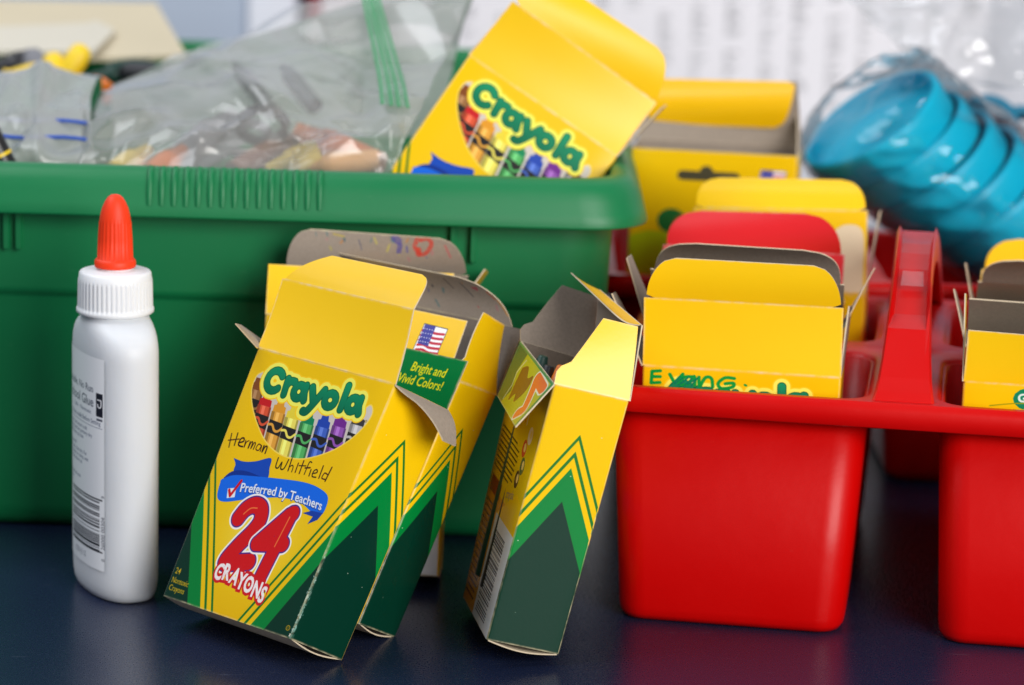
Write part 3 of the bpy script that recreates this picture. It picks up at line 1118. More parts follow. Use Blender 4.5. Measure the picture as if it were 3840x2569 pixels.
# ------------------------------------------------------------------ the wall poster with columns of small print
pc = Canvas(460, 300, 2.2, (242, 240, 245))
cx = 10
while cx < 455:
    g0 = rnd.randint(105, 165)
    y = 292
    while y > 6:
        for q in range(rnd.randint(2, 14)):
            wd, g1 = rnd.uniform(3, 11), g0 + rnd.randint(-25, 30)
            pc.rect(cx - 5.5, y - rnd.uniform(1.2, 2.0), cx - 5.5 + wd, y - .4, (g1, g1, g1 + 4))
            y -= 3.2
        y -= rnd.choice([3, 5, 9, 14, 22])
    cx += rnd.uniform(20, 27)
po = empty('wall_poster', (.10, 1.99, .06), 'white wall poster with columns of small grey print behind the boxes', 'poster')
Pm = printed('poster_print', pc, .8, .2, False)
mesh('sheet', [(-.145, 1.985, .06), (.315, 1.985, .06), (.315, 1.985, .36), (-.145, 1.985, .36), (-.145, 1.988, .06), (.315, 1.988, .06), (.315, 1.988, .36), (-.145, 1.988, .36)],
     [(0, 1, 2, 3), (5, 4, 7, 6), (3, 2, 6, 7), (1, 0, 4, 5), (0, 3, 7, 4), (2, 1, 5, 6)], [Pm], po, None,
     [(0, 0), (1, 0), (1, 1), (0, 1)] + [(0, 0)] * 20)
# pale board, white sheet and maroon folder left of it
b = MB(); b.box((-.26, 1.975, .20), .22, .006, .3)
tag(b.build('display_board', M['bluegrey']), 'pale blue grey board standing behind the green tub', 'board')
b = MB(); b.box((-.167, 1.968, .22), .032, .004, .30)
tag(b.build('paper_sheet', M['white_paper']), 'narrow white paper sheet standing left of the maroon folder', 'paper')
b = MB(); b.box((-.138, 1.962, .225), .008, .02, .24)
tag(b.build('folder', M['maroon']), 'maroon folder edge beside the white paper sheet', 'folder')


# ================================================================== GREEN TUB
def rrect(x0, x1, y0, y1, r, n=7):
    out = []
    for cx, cy, a0 in ((x1 - r, y0 + r, -90), (x1 - r, y1 - r, 0), (x0 + r, y1 - r, 90), (x0 + r, y0 + r, 180)):
        for k in range(n + 1):
            a = math.radians(a0 + 90 * k / n)
            out.append((cx + r * math.cos(a), cy + r * math.sin(a)))
    return out


TX0, TX1, TY0, TY1 = -.330, .0262, 1.1885, 1.585      # footprint on the table


def sweep(prof, m=0, dens=False):
    b = MB()
    rings = []
    for off, z, r in prof:
        rings.append([(x, y, z) for x, y in rrect(TX0 - off, TX1 + off, TY0 - off, TY1 + off, r)])
    b.loft(rings, m)
    return b


tub = empty('storage_tub', ((TX0 + TX1) / 2, (TY0 + TY1) / 2, 0), 'large green plastic storage tub with a rolled rim, full of bags', 'tub')
prof = [(-.012, .0, .02), (-.003, .0012, .024), (-.0004, .005, .022), (.0, .010, .022), (.0095, .1005, .022), (.0098, .1022, .022), (.0126, .1036, .022), (.0128, .106, .022), (.0140, .1390, .022)]
outer = sweep(prof)
inner_prof = [(.0122, .152, .020), (.011, .12, .020), (.007, .085, .020), (-.003, .006, .02), (-.02, .003, .02)]
inr = sweep(inner_prof)
outer.add(inr.v, inr.f, 0, True)
ring = rrect(TX0 + .02, TX1 - .02, TY0 + .02, TY1 - .02, .02)
outer.add([(x, y, .003) for x, y in ring], [list(range(len(ring)))])
ring = rrect(TX0 + .012, TX1 - .012, TY0 + .012, TY1 - .012, .02)
outer.add([(x, y, 0) for x, y in ring], [list(range(len(ring)))[::-1]])
outer.build('tub_body', M['tub'], tub)
rp = [(.0138, .1390, .022), (.0262, .1384, .026), (.0276, .1387, .027), (.0279, .1396, .027), (.0262, .1440, .027), (.0248, .149, .027), (.0234, .1522, .026), (.0216, .1554, .025), (.0190, .1573, .024), (.0160, .1579, .022), (.0142, .1573, .021), (.0130, .1553, .020), (.0122, .152, .020)]
sweep(rp).build('rim', M['tub'], tub)
# ribs under the rim and grip ridges on it
for u in (22, 68, 1700, 1776):
    p = at(u, 880, 1.172)
    b = MB(); b.box((p[0], 1.1765, .1302), .0026, .010, .0170, bev=.0006)
    b.build('rib', M['tub'], tub)
for k in range(15):
    u = 562 + k * 45.6
    p = at(u, 690, 1.1645)
    b = MB()
    # a rounded bar that follows the rim's profile
    path = [(1.1617, .1434), (1.1636, .149), (1.1650, .1522), (1.1668, .1554), (1.1694, .1573), (1.1722, .1579)]
    rings = []
    for i, (yy, zz) in enumerate(path):
        w = .00135 if 0 < i < len(path) - 1 else .0009
        d = .00065 if 0 < i < len(path) - 1 else .0
        ny, nz = (-1, 0) if i < 2 else (-.8, .5) if i < 4 else (-.2, 1)
        rings.append([(p[0] - w, yy, zz), (p[0] - w * .7, yy + ny * d * 1.6, zz + nz * d * 1.6), (p[0], yy + ny * d * 2.2, zz + nz * d * 2.2), (p[0] + w * .7, yy + ny * d * 1.6, zz + nz * d * 1.6), (p[0] + w, yy, zz)])
    b.loft(rings, 0, closed=False)
    b.build('grip_ridge', M['tub'], tub)


# ================================================================== RED CADDY
CD = np.array([.1381, -.0213, 0]); CD /= np.linalg.norm(CD)        # along the front
CN = np.array([-CD[1], CD[0], 0])                                 # to the back
CO = np.array([.059, 1.0808, 0]) - CD * .059                      # front line on the table


def cp(a, d, z):
    return CO + CD * a + CN * d + np.array([0, 0, z])


caddy = empty('supply_caddy', cp(.12, .1, 0), 'glossy red plastic supply caddy with cups and a raised strap handle', 'caddy', 'red supply caddies')
caddy2 = empty('supply_caddy', cp(.11, .26, 0), 'second red caddy half hidden behind the front one, holding the tall carton', 'caddy', 'red supply caddies')


def cup(a0, a1, d0, d1, ztop, taper=.0045):
    b = MB()

    def rg(ins, z, r):
        return [cp(x, y, z) for x, y in rrect(a0 + ins, a1 - ins, d0 + ins, d1 - ins, r, 6)]
    prof = [(taper + .006, 0, .006), (taper + .002, .0008, .009), (taper + .0005, .003, .011), (taper, .006, .012), (0, ztop, .012), (.002, ztop, .011), (taper + .002, .006, .010), (taper + .006, .003, .008)]
    b.loft([rg(*q) for q in prof])
    r = rg(*prof[-1]); b.add(r, [list(range(len(r)))])
    r = rg(*prof[0]); b.add(r, [list(range(len(r)))[::-1]])
    return b


# cup extents along the front (measured at the rim) and into the depth
CUPS = [(.0378, .1352, -.0035, .078), (.1612, .2600, -.0035, .078), (.0378, .1352, .098, .190), (.1612, .2600, .098, .190)]
RZ = .0935
for c in CUPS:
    cup(*c, RZ, .0048).build('cup', M['caddy'], caddy)
# top plate with a rolled lip all round and a cell per cup
def top_plate(root, cups, EA0, EA1, ED0, ED1, AM, DM):
    b = MB()
    prof = [(-.0010, RZ - .0072), (.0002, RZ - .0080), (.0010, RZ - .0074), (.0006, RZ - .0016), (-.0002, RZ + .0006), (-.0016, RZ + .0016)]
    b.loft([[cp(x, y, z) for x, y in rrect(EA0 - o, EA1 + o, ED0 - o, ED1 + o, .016, 6)] for o, z in prof])
    b.build('lip', M['caddy'], root)
    for i, (a0, a1, d0, d1) in enumerate(cups):
        c0, c1 = (EA0 + .0016, min(AM, EA1 - .0016)) if a0 < AM else (AM, EA1 - .0016)
        e0, e1 = (ED0 + .0016, min(DM, ED1 - .0016)) if d0 < DM else (DM, ED1 - .0016)
        b = MB()
        out = rrect(c0, c1, e0, e1, .0004, 6)
        mid = rrect(a0 - .0012, a1 + .0012, d0 - .0012, d1 + .0012, .0125, 6)
        inn = rrect(a0 + .0004, a1 - .0004, d0 + .0004, d1 - .0004, .0115, 6)
        low = rrect(a0 + .0022, a1 - .0022, d0 + .0022, d1 - .0022, .011, 6)
        b.loft([[cp(x, y, RZ + .0016) for x, y in out], [cp(x, y, RZ + .0016) for x, y in mid], [cp(x, y, RZ + .0008) for x, y in inn], [cp(x, y, RZ - .004) for x, y in low]])
        b.build('rim_plate', M['caddy'], root)


top_plate(caddy, CUPS, .0330, .2665, -.0092, .1960, .1487, .088)
# the second caddy stands square to the table behind the first
_cp = cp


def cp(a, d, z):
    return np.array([.0385 + a, 1.2900 + d, z])


CUPS2 = [(.0060, .1050, .0065, .1300), (.1290, .2280, .0065, .1300)]
for c in CUPS2:
    cup(*c, RZ, .0060).build('cup', M['caddy'], caddy2)
top_plate(caddy2, CUPS2, .0, .2340, .0, .1365, .1170, .5)
cp = _cp
# strap handle: rises from the front bridge, arches to the back one, hollow underneath
AH = .1480
hb = MB()
prof_h = [(-.0040, .0935), (.0000, .0956), (.006, .0990), (.014, .1050), (.024, .1130), (.034, .1195), (.046, .1262), (.060, .1318), (.076, .1352), (.092, .1362), (.108, .1352), (.126, .1310), (.144, .1235), (.162, .1130), (.178, .1010), (.188, .0945)]
ringsh = []
for i, (d, z) in enumerate(prof_h):
    t = math.sin(math.pi * i / (len(prof_h) - 1))
    w = .0118 - .0042 * t
    q = .0020 + .0058 * t
    pd, pz = prof_h[max(0, i - 1)], prof_h[min(len(prof_h) - 1, i + 1)]
    tx, tz = pz[0] - pd[0], pz[1] - pd[1]
    L = math.hypot(tx, tz)
    nx, nz = -tz / L, tx / L
    k = min(1.0, max(0, t - .74) * 14) * .75          # the top of the strap is dished between two raised edges
    row = []
    for (sw, sn) in ((-1, -1.0), (-1, .6), (-.90, .95), (-.74, .95 - 1.0 * k), (.74, .95 - 1.0 * k), (.90, .95), (1, .6), (1, -1.0), (.86, -1.0), (.8, -.5), (-.8, -.5), (-.86, -1.0)):
        row.append(cp(AH + sw * w, d + nx * sn * q, z + nz * sn * q))
    ringsh.append(row)
hb.loft(ringsh, smooth=False, cap=True)
hd = hb.build('handle', M['caddy'], caddy)
# clear sticker on the handle
mesh('sticker', [cp(AH - .0044, .0430, .1300), cp(AH + .0044, .0430, .1300), cp(AH + .0040, .0500, .1345), cp(AH - .0040, .0500, .1345)], [(0, 1, 2, 3)], M['sticker'], hd)


# ================================================================== CARTONS ON THE TABLE
A8 = from_list([[-129.44, 1056.62, 13.78], [-94.37, 1070.73, 106.36], [-111.02, 1074.51, 0.9], [-75.95, 1088.62, 92.89], [-76.49, 1006.36, 13.88], [-41.42, 1020.48, 106.46], [-58.07, 1024.26, 0.9], [-23.0, 1038.37, 92.99]])
A8 = snap(A8, {(0, 0, 0): (609, 2233), (1, 0, 0): (1087, 2396), (0, 0, 1): (966, 1303), (1, 0, 1): (1483, 1442), (1, 1, 0): (1285, 2478), (1, 1, 1): (1681, 1537)})
GRP = 'yellow crayon cartons'
boxA = carton('yellow carton of 24 crayons signed in dark ink, in front beside the glue bottle', A8, [P_front_herman, P_side_worn, M['yellow'], P_side], GRP, seed=1)
TL, TR, BTL, BTR = A8[0][0][1], A8[1][0][1], A8[0][1][1], A8[1][1][1]
q0, q1 = at_dist(1059, 1044, TL, .0285, True), at_dist(1551, 1160, TR, .0285, True)
lidA = flap(boxA, 'lid_panel', TL, TR, q0, q1, 'rect', M['yellow'], M['grey'], bulge=-.0006)
t0, t1 = at_dist(1090, 926, q0, .0165, True), at_dist(1646, 1042, q1, .0165, True)
flap(lidA, 'tuck_flap', q0, q1, t0, t1, 'tuck_cut', M['yellow'], M['grey'], bulge=.0012)
# right side flap folded outward and down, left one standing out
t0, t1 = at_dist(1612, 1628, TR, .024), at_dist(1712, 1672, BTR, .0155)
flap(boxA, 'dust_flap', TR, BTR, t0, t1, 'dust_l', M['yellow'], M['grey'], bulge=.0016, outer_faces_camera=False)
t0, t1 = at_dist(884, 1212, TL, .018), at_dist(905, 1218, BTL, .020)
flap(boxA, 'dust_flap', TL, BTL, t0, t1, 'rect', M['yellow'], M['grey'], outer_faces_camera=False)

B8 = from_list([[-116.1, 1082.0, 12.6], [-81.3, 1116.0, 97.4], [-102.9, 1105.1, 1.1], [-68.1, 1136.1, 85.8], [-53.6, 1034.3, 12.2], [-18.84, 1074.3, 96.0], [-40.4, 1057.3, 1.0], [-5.6, 1097.4, 84.4]])
B8 = snap(B8, {(1, 1, 1): (1862, 1483), (1, 1, 0): (1483, 2392), (1, 0, 1): (1725, 1431), (1, 0, 0): (1346, 2340)})
boxB = carton('yellow carton with flag tab and green strip, close behind the signed carton', B8, [M['yellow'], P_side, M['yellow'], P_side], GRP, seed=2)
TL, TR, BTL, BTR = B8[0][0][1], B8[1][0][1], B8[0][1][1], B8[1][1][1]
upB = (TR - B8[1][0][0]) / np.linalg.norm(TR - B8[1][0][0])
wB = (TR - TL) / np.linalg.norm(TR - TL)
nB = np.cross(wB, upB)          # into the box or out of it
nB = nB if nB[1] < 0 else -nB   # towards the camera
# green strip carried above the side crease
p1 = at(1761, 1360, TR[1] + .002) ; p0 = p1 - wB * .073
a1 = TR - upB * .0135 + nB * .0009; a0 = a1 - wB * .073
flap(boxB, 'green_strip', a0, a1, p0 + nB * .0016, p1 + nB * .0016, 'rect', P_strip, M['grey'])
# hang tab with the flag, a little inside the box
c1 = at(1700, 1352, TR[1] + .009) ; c1t = at(1752, 1203, TR[1] + .0165)
dn = (c1t - c1) / np.linalg.norm(c1t - c1)
c1b = c1t - dn * .026
flap(boxB, 'hang_tab', c1b - wB * .073, c1b, c1t - wB * .073, c1t, 'rect', P_tab, M['grey'])
# lid hinged on the far side, inside facing us
q1 = at_dist(1963, 1236, BTR, .0285, True); q0 = q1 - wB * .073
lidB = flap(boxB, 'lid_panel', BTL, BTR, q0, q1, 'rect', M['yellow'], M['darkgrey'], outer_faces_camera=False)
t1 = at_dist(1850, 1066, q1, .0205, False); t0 = t1 - wB * .076
flap(lidB, 'tuck_flap', q0 , q1 - wB * .004, t0, t1, 'tuck_r', M['yellow'], P_mark2, bulge=-.002, outer_faces_camera=False, label='grey inside of the tuck flap with crayon marks')
# yellow side flap standing up
s0, s1 = at_dist(1733, 1120, TR, .0300, True), at_dist(1895, 1220, BTR, .028, True)
flap(boxB, 'dust_flap', TR, BTR, s0, s1, 'dust_l', M['yellow'], M['grey'], bulge=-.0008)

C8_ = from_list([[-99.37, 1117.57, 7.47], [-98.15, 1137.92, 105.37], [-98.53, 1145.89, 1.29], [-97.3, 1166.24, 99.19], [-26.42, 1115.14, 6.26], [-25.2, 1135.48, 104.16], [-25.58, 1143.46, 0.9], [-24.35, 1163.8, 97.98]])
cC = Canvas(73, 100, 4, Y0)
cC.rect(46, 0, 73, 34, (226, 228, 234)); bars(cC, 48, 14, 66, 31, True, 14)
P_C = printed('label_print', cC)
boxC = carton('upright yellow carton rearmost of the stack, leaning on the tub', C8_, [P_C, M['yellow'], M['yellow'], M['yellow']], GRP, seed=3)
TL, TR, BTL, BTR = C8_[0][0][1], C8_[1][0][1], C8_[0][1][1], C8_[1][1][1]
q0, q1 = at_dist(1007, 990, TL, .0225, True), at_dist(1703, 1026, TR, .0225, True)
flap(boxC, 'hang_tab', TL, TR, q0, q1, 'rect', M['yellow'], M['grey'])
q0, q1 = at_dist(1066, 1010, BTL, .0225), at_dist(1757, 1035, BTR, .0225)
lidC = flap(boxC, 'lid_panel', BTL, BTR, q0, q1, 'rect', M['yellow'], M['grey'], outer_faces_camera=False)
t0, t1 = at_dist(1062, 852, q0, .0172), at_dist(1755, 902, q1, .0172)
flap(lidC, 'tuck_flap', q0, q1, t0, t1, 'tuck', M['yellow'], P_mark1, bulge=.001, outer_faces_camera=False, label='grey inside of the tuck flap with red and blue crayon scribbles')
t0, t1 = at_dist(1810, 1000, TR, .026, True), at_dist(1832, 1020, BTR, .026, True)
flap(boxC, 'dust_flap', TR, BTR, t0, t1, 'dust_l', M['yellow_deep'], M['grey'], outer_faces_camera=True)

D8 = from_list([[21.28, 1027.41, 3.25], [42.52, 1030.41, 100.93], [-5.94, 1020.45, 10.41], [15.29, 1023.45, 108.08], [10.02, 1099.48, 0.24], [31.25, 1102.47, 97.91], [-17.21, 1092.52, 7.39], [4.02, 1095.51, 105.07]])
D8 = snap(D8, {(0, 1, 0): (1823, 2398), (0, 1, 1): (2078, 1440), (0, 0, 0): (2097, 2455), (0, 0, 1): (2360, 1504), (1, 1, 0): (1736, 2236), (1, 1, 1): (1952, 1278)})
boxD = carton('yellow carton standing alone edge-on, leaning right against the red caddy', D8, [P_front_plain, P_side, P_back, P_side], GRP, seed=4)
N_b, N_f, F_b, F_f = D8[0][1][1], D8[0][0][1], D8[1][1][1], D8[1][0][1]     # near/far, back/front top corners
s0, s1 = at_dist(2128, 1160, N_b, .0285, True), at_dist(2398, 1226, N_f, .0275, True)
flap(boxD, 'dust_flap', N_b, N_f, s0, s1, 'dust_l', M['yellow'], M['grey'], bulge=.0006)
s0, s1 = at_dist(1954, 1018, F_b, .0285, True), at_dist(2262, 1120, F_f, .0275, True)
flap(boxD, 'dust_flap', F_b, F_f, s0, s1, 'dust_l', M['yellow'], M['grey'], outer_faces_camera=False)
s0, s1 = at_dist(1865, 1486, F_b, .0285), at_dist(1932, 1600, N_b, .0285)
flap(boxD, 'printed_flap', F_b, N_b, s0, s1, 'rect', P_flap, M['grey'], label='olive green printed flap folded down with orange lettering')
s0, s1 = at_dist(2246, 1085, F_f, .030, True), at_dist(2406, 1220, N_f, .030, True)
lidD = flap(boxD, 'lid_panel', F_f, N_f, s0, s1, 'rect', M['yellow'], M['grey'], outer_faces_camera=False)
t0, t1 = at_dist(2105, 985, s0, .019), at_dist(2322, 1192, s1, .019)
flap(lidD, 'tuck_flap', s0, s1, t0, t1, 'tuck_long', M['yellow_deep'], M['grey'], bulge=-.001)


# loose crayons standing in that carton
def crayon(label, tip, foot, mat, group='crayons', k=1.0):
    tip, foot = np.asarray(tip, float), np.asarray(foot, float)
    d = foot - tip
    L = np.linalg.norm(d)
    r = empty('crayon', foot, label, 'crayon', group)
    b = MB(); b.lathe(tip, d, [(.0041 * k, .009 * k), (.0041 * k, L)], 16, cap1=True, cap0=True); b.build('paper_sleeve', M[mat], r)
    b = MB(); b.lathe(tip, d, [(.0016 * k, 0), (.0019 * k, .0004), (.0030 * k, .0065 * k), (.0037 * k, .0070 * k), (.0038 * k, .0088 * k)], 16, cap0=True, cap1=True); b.build('tip', M[mat], r)
    return r


uD = (N_b - D8[0][1][0]); uD /= np.linalg.norm(uD)
for lab, u, v, dep, mt in (('dark green crayon standing in the carton beside the caddy', 2038, 1335, 1.072, 'crayon_green'), ('black crayon in front of the dark green one in the carton', 2060, 1372, 1.060, 'crayon_black'), ('orange crayon standing in the carton beside the caddy', 2108, 1372, 1.058, 'crayon_orange')):
    tp = at(u, v, dep)
    crayon(lab, tp, tp - uD * .088, mt)

# ================================================================== CARTON LYING IN THE TUB
e_tl, e_tr = at(1759, 207, 1.224), at(2315, 588, 1.216)
wE = e_tr - e_tl; WE = np.linalg.norm(wE); wE /= WE
dE = at(1426, 637, 1.212) - e_tl
dE -= wE * (dE @ wE); dE /= np.linalg.norm(dE)
nE = np.cross(wE, dE); nE = nE if nE[1] > 0 else -nE
HE = .100
E8 = [[[e_tl + dE * HE + nE * .029 * j if k == 0 else e_tl + nE * .029 * j for k in (0, 1)] for j in (0, 1)], [[e_tl + wE * WE + dE * HE + nE * .029 * j if k == 0 else e_tl + wE * WE + nE * .029 * j for k in (0, 1)] for j in (0, 1)]]
boxE = carton('yellow crayon carton tipped sideways among the bags in the green tub', E8, [P_front_plain, P_side, M['yellow'], P_side], GRP, seed=5)
TL, TR, BTL, BTR = E8[0][0][1], E8[1][0][1], E8[0][1][1], E8[1][1][1]
q0, q1 = at_dist(1922, 4, TL, .0285, True), at_dist(2462, 386, TR, .0285, True)
lidE = flap(boxE, 'lid_panel', TL, TR, q0, q1, 'rect', M['yellow'], M['grey'], bulge=-.0008)
t0, t1 = at_dist(2030, -115, q0, .019, True), at_dist(2545, 230, q1, .019, True)
flap(lidE, 'tuck_flap', q0, q1, t0, t1, 'tuck', M['yellow'], M['grey'], bulge=.001)
t0, t1 = at_dist(2480, 410, TR, .024, True), at_dist(2500, 395, BTR, .024, True)
flap(boxE, 'dust_flap', TR, BTR, t0, t1, 'rect', M['yellow'], M['grey'], outer_faces_camera=False)
t0, t1 = at_dist(1880, 60, TL, .024, True), at_dist(1900, 50, BTL, .024, True)
flap(boxE, 'dust_flap', TL, BTL, t0, t1, 'dust_l', M['zip_green'], M['grey'], outer_faces_camera=True)


# ================================================================== CARTONS IN THE CADDY
def upright(label, u, v, d, Wmm, arts, seed, H=.0935, lean=0.0, group=GRP, Hmm=100.):
    """carton standing in the caddy, the photo's (u, v) is its near top left corner, d its distance behind the caddy's front line"""
    rr = ray(u, v)
    # intersect the sight line with the plane d behind the front line
    s = (d - (CAM - CO) @ CN) / (rr @ CN)
    tl = CAM + rr * s
    H = tl[2] - .0045 if H is None else H
    ww = Wmm / 1000
    C8 = [[[None, None], [None, None]], [[None, None], [None, None]]]
    for i in (0, 1):
        for j in (0, 1):
            top = tl + CD * ww * i + CN * .028 * j
            C8[i][j][1] = top
            C8[i][j][0] = top - np.array([0, 0, H]) - CN * lean
    return carton(label, C8, arts, group, W=Wmm, D=28., H=Hmm, seed=seed), C8


# F, foremost in the left cup
boxF, F8 = upright('yellow carton with green marker scribble, foremost in the left caddy cup', 2410, 1370, .010, 75.5, [P_front_evan, P_side, M['yellow'], P_side], 11, None)
TL, TR, BTL, BTR = F8[0][0][1], F8[1][0][1], F8[0][1][1], F8[1][1][1]
q0, q1 = at_dist(2415, 1115, TL, .0265), at_dist(3163, 1155, TR, .0265)
lid = flap(boxF, 'lid_panel', TL, TR, q0, q1, 'rect', M['yellow'], M['grey'], bulge=-.0006)
t0, t1 = at_dist(2424, 962, q0, .0165), at_dist(3164, 1003, q1, .0165)
flap(lid, 'tuck_flap', q0, q1, t0, t1, 'tuck', M['yellow'], M['grey'], bulge=.0008)
t0, t1 = at_dist(2296, 1100, TL, .030, True), at_dist(2320, 1088, BTL, .030, True)
flap(boxF, 'dust_flap', TL, BTL, t0, t1, 'dust_r', M['yellow'], M['grey'], outer_faces_camera=False)
t0, t1 = at_dist(3176, 1150, TR, .028, True), at_dist(3196, 1148, BTR, .028, True)
flap(boxF, 'dust_flap', TR, BTR, t0, t1, 'dust_l', M['zip_green'], M['grey'], outer_faces_camera=False)
# H, behind it, lid turned back, grey inside towards us
boxH, H8 = upright('carton with upright grey tuck flap, second in the left caddy cup', 2425, 1215, .041, 75., [M['yellow'], P_side, M['yellow'], P_side], 12, .094)
TL, TR, BTL, BTR = H8[0][0][1], H8[1][0][1], H8[0][1][1], H8[1][1][1]
q0, q1 = at_dist(2440, 1010, BTL, .0265), at_dist(3166, 1070, BTR, .0265)
lid = flap(boxH, 'lid_panel', BTL, BTR, q0, q1, 'rect', M['yellow'], M['grey'], outer_faces_camera=False)
t0, t1 = at_dist(2452, 905, q0, .0165), at_dist(3172, 950, q1, .0165)
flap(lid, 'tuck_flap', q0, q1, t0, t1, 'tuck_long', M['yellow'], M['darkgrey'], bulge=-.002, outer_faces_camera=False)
t0, t1 = at_dist(2352, 968, TL, .028), at_dist(2384, 942, BTL, .028)
flap(boxH, 'dust_flap', TL, BTL, t0, t1, 'dust_r', M['yellow'], M['grey'], outer_faces_camera=False)
t0, t1 = at_dist(3276, 1003, TR, .028, True), at_dist(3280, 1004, BTR, .026, True)
flap(boxH, 'dust_flap', TR, BTR, t0, t1, 'dust_l', M['yellow'], M['grey'], outer_faces_camera=False)
# G, red flap, rear left cup
boxG, G8 = upright('carton with a bright red upright flap in the rear left caddy cup', 2470, 1130, .104, 75., [M['red_card'], M['red_card'], M['yellow'], M['red_card']], 13, .092)
TL, TR, BTL, BTR = G8[0][0][1], G8[1][0][1], G8[0][1][1], G8[1][1][1]
q0, q1 = at_dist(2488, 918, TL, .0265, True), at_dist(3168, 955, TR, .0265, True)
lid = flap(boxG, 'lid_panel', TL, TR, q0, q1, 'rect', M['red_card'], M['grey'])
t0, t1 = at_dist(2484, 786, q0, .0165, True), at_dist(3170, 804, q1, .0165, True)
flap(lid, 'tuck_flap', q0, q1, t0, t1, 'tuck_long', M['red_card'], M['grey'], bulge=.0012)
# I, yellow flap with a torn pale patch
tc_ = Canvas(73, 28, 8, Y0)
tc_.poly(smoothpts([(58, 20), (64, 23), (71, 21), (71.6, 8), (70, -4), (56, -4), (57, 8), (58, 20)]), (226, 208, 176))
tc_.a += nrs.normal(0, .012, tc_.a.shape[:2])[..., None].astype(np.float32)
P_torn = printed('torn_card', tc_, .7, .2)
boxI, I8 = upright('carton with yellow upright lid torn pale at its edge, behind the red flap', 2590, 1060, .158, 75., [M['yellow'], M['yellow_deep'], M['yellow'], M['yellow_deep']], 14, .092)
TL, TR, BTL, BTR = I8[0][0][1], I8[1][0][1], I8[0][1][1], I8[1][1][1]
q0, q1 = at_dist(2604, 778, TL, .0285, True), at_dist(3254, 790, TR, .0285, True)
lid = flap(boxI, 'lid_panel', TL, TR, q0, q1, 'rect', P_torn, M['grey'])
t0, t1 = at_dist(2602, 664, q0, .0165, True), at_dist(3254, 676, q1, .0165, True)
flap(lid, 'tuck_flap', q0, q1, t0, t1, 'tuck', M['yellow'], M['grey'], bulge=.001)
t0, t1 = at_dist(3296, 800, TR, .028, True), at_dist(3306, 790, BTR, .028, True)
flap(boxI, 'dust_flap', TR, BTR, t0, t1, 'dust_l', M['yellow'], M['grey'], outer_faces_camera=False)
# J, tall carton behind the caddy
boxJ, J8 = upright('tall yellow carton with hang hole and flag, rearmost behind the caddy', 2368, 553, .236, 75.5, [P_far, M['yellow'], M['yellow'], M['yellow']], 15, None, group='tall cartons', Hmm=150.)
TL, TR, BTL, BTR = J8[0][0][1], J8[1][0][1], J8[0][1][1], J8[1][1][1]
q0, q1 = at_dist(2390, 292, BTL, .030, True), at_dist(2990, 306, BTR, .030, True)
lid = flap(boxJ, 'lid_panel', BTL, BTR, q0, q1, 'rect', M['yellow'], M['grey'], outer_faces_camera=False)
t0, t1 = at_dist(2392, 462, q0, .022), at_dist(2992, 486, q1, .022)
flap(lid, 'tuck_flap', q0, q1, t0, t1, 'tuck', M['yellow_deep'], M['grey'], bulge=.004)
t0, t1 = at_dist(2990, 440, TR, .022, True), at_dist(2992, 420, BTR, .022, True)
flap(boxJ, 'dust_flap', TR, BTR, t0, t1, 'dust_l', M['yellow'], M['grey'], outer_faces_camera=False)
# K, foremost in the right cup
boxK, K8 = upright('yellow carton with a green oval logo, foremost in the right caddy cup', 3613, 1430, .010, 75.5, [P_go, P_side, M['yellow'], M['yellow_deep']], 16, None)
TL, TR, BTL, BTR = K8[0][0][1], K8[1][0][1], K8[0][1][1], K8[1][1][1]
q0, q1 = at_dist(3631, 1238, TL, .0200), at_dist(4376, 1300, TR, .0200)
flap(boxK, 'lid_panel', TL, TR, q0, q1, 'rect', M['yellow'], M['zip_green'])
t0, t1 = at_dist(3622, 1100, TL, .029, True), at_dist(3630, 1110, BTL, .026, True)
flap(boxK, 'dust_flap', TL, BTL, t0, t1, 'dust_r', M['yellow_deep'], M['grey'])
# L, M, behind it
boxL, L8 = upright('carton with grey lid turned back, second in the right caddy cup', 3625, 1300, .041, 75., [M['yellow'], P_side, M['yellow'], M['yellow_deep']], 17, .094)
TL, TR, BTL, BTR = L8[0][0][1], L8[1][0][1], L8[0][1][1], L8[1][1][1]
q0, q1 = at_dist(3634, 1122, BTL, .0265), at_dist(4370, 1175, BTR, .0265)
flap(boxL, 'lid_panel', BTL, BTR, q0, q1, 'rect', M['yellow'], M['grey'], outer_faces_camera=False)
t0, t1 = at_dist(3579, 1083, TL, .026, True), at_dist(3584, 1090, BTL, .026, True)
flap(boxL, 'dust_flap', TL, BTL, t0, t1, 'rect', M['yellow'], M['grey'], outer_faces_camera=False)
boxM, M8 = upright('carton with rounded grey flap, in front of the rearmost yellow flap at right', 3655, 1190, .102, 75., [M['yellow'], P_side, M['yellow'], M['yellow_deep']], 18, .092)
TL, TR, BTL, BTR = M8[0][0][1], M8[1][0][1], M8[0][1][1], M8[1][1][1]
q0, q1 = at_dist(3668, 1058, BTL, .0265), at_dist(4380, 1100, BTR, .0265)
lid = flap(boxM, 'lid_panel', BTL, BTR, q0, q1, 'rect', M['yellow'], M['grey'], outer_faces_camera=False)
t0, t1 = at_dist(3664, 970, q0, .0165), at_dist(4384, 1010, q1, .0165)
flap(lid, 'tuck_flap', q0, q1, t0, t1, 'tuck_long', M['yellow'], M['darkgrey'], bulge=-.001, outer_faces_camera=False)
t0, t1 = at_dist(3622, 985, TL, .026, True), at_dist(3626, 990, BTL, .026, True)
flap(boxM, 'dust_flap', TL, BTL, t0, t1, 'rect', M['yellow'], M['grey'], outer_faces_camera=False)
boxN, N8 = upright('carton with rounded yellow flap, rearmost at the right edge under the teal dishes', 3670, 1150, .155, 75., [M['yellow_deep']] * 4, 19, .092)
TL, TR, BTL, BTR = N8[0][0][1], N8[1][0][1], N8[0][1][1], N8[1][1][1]
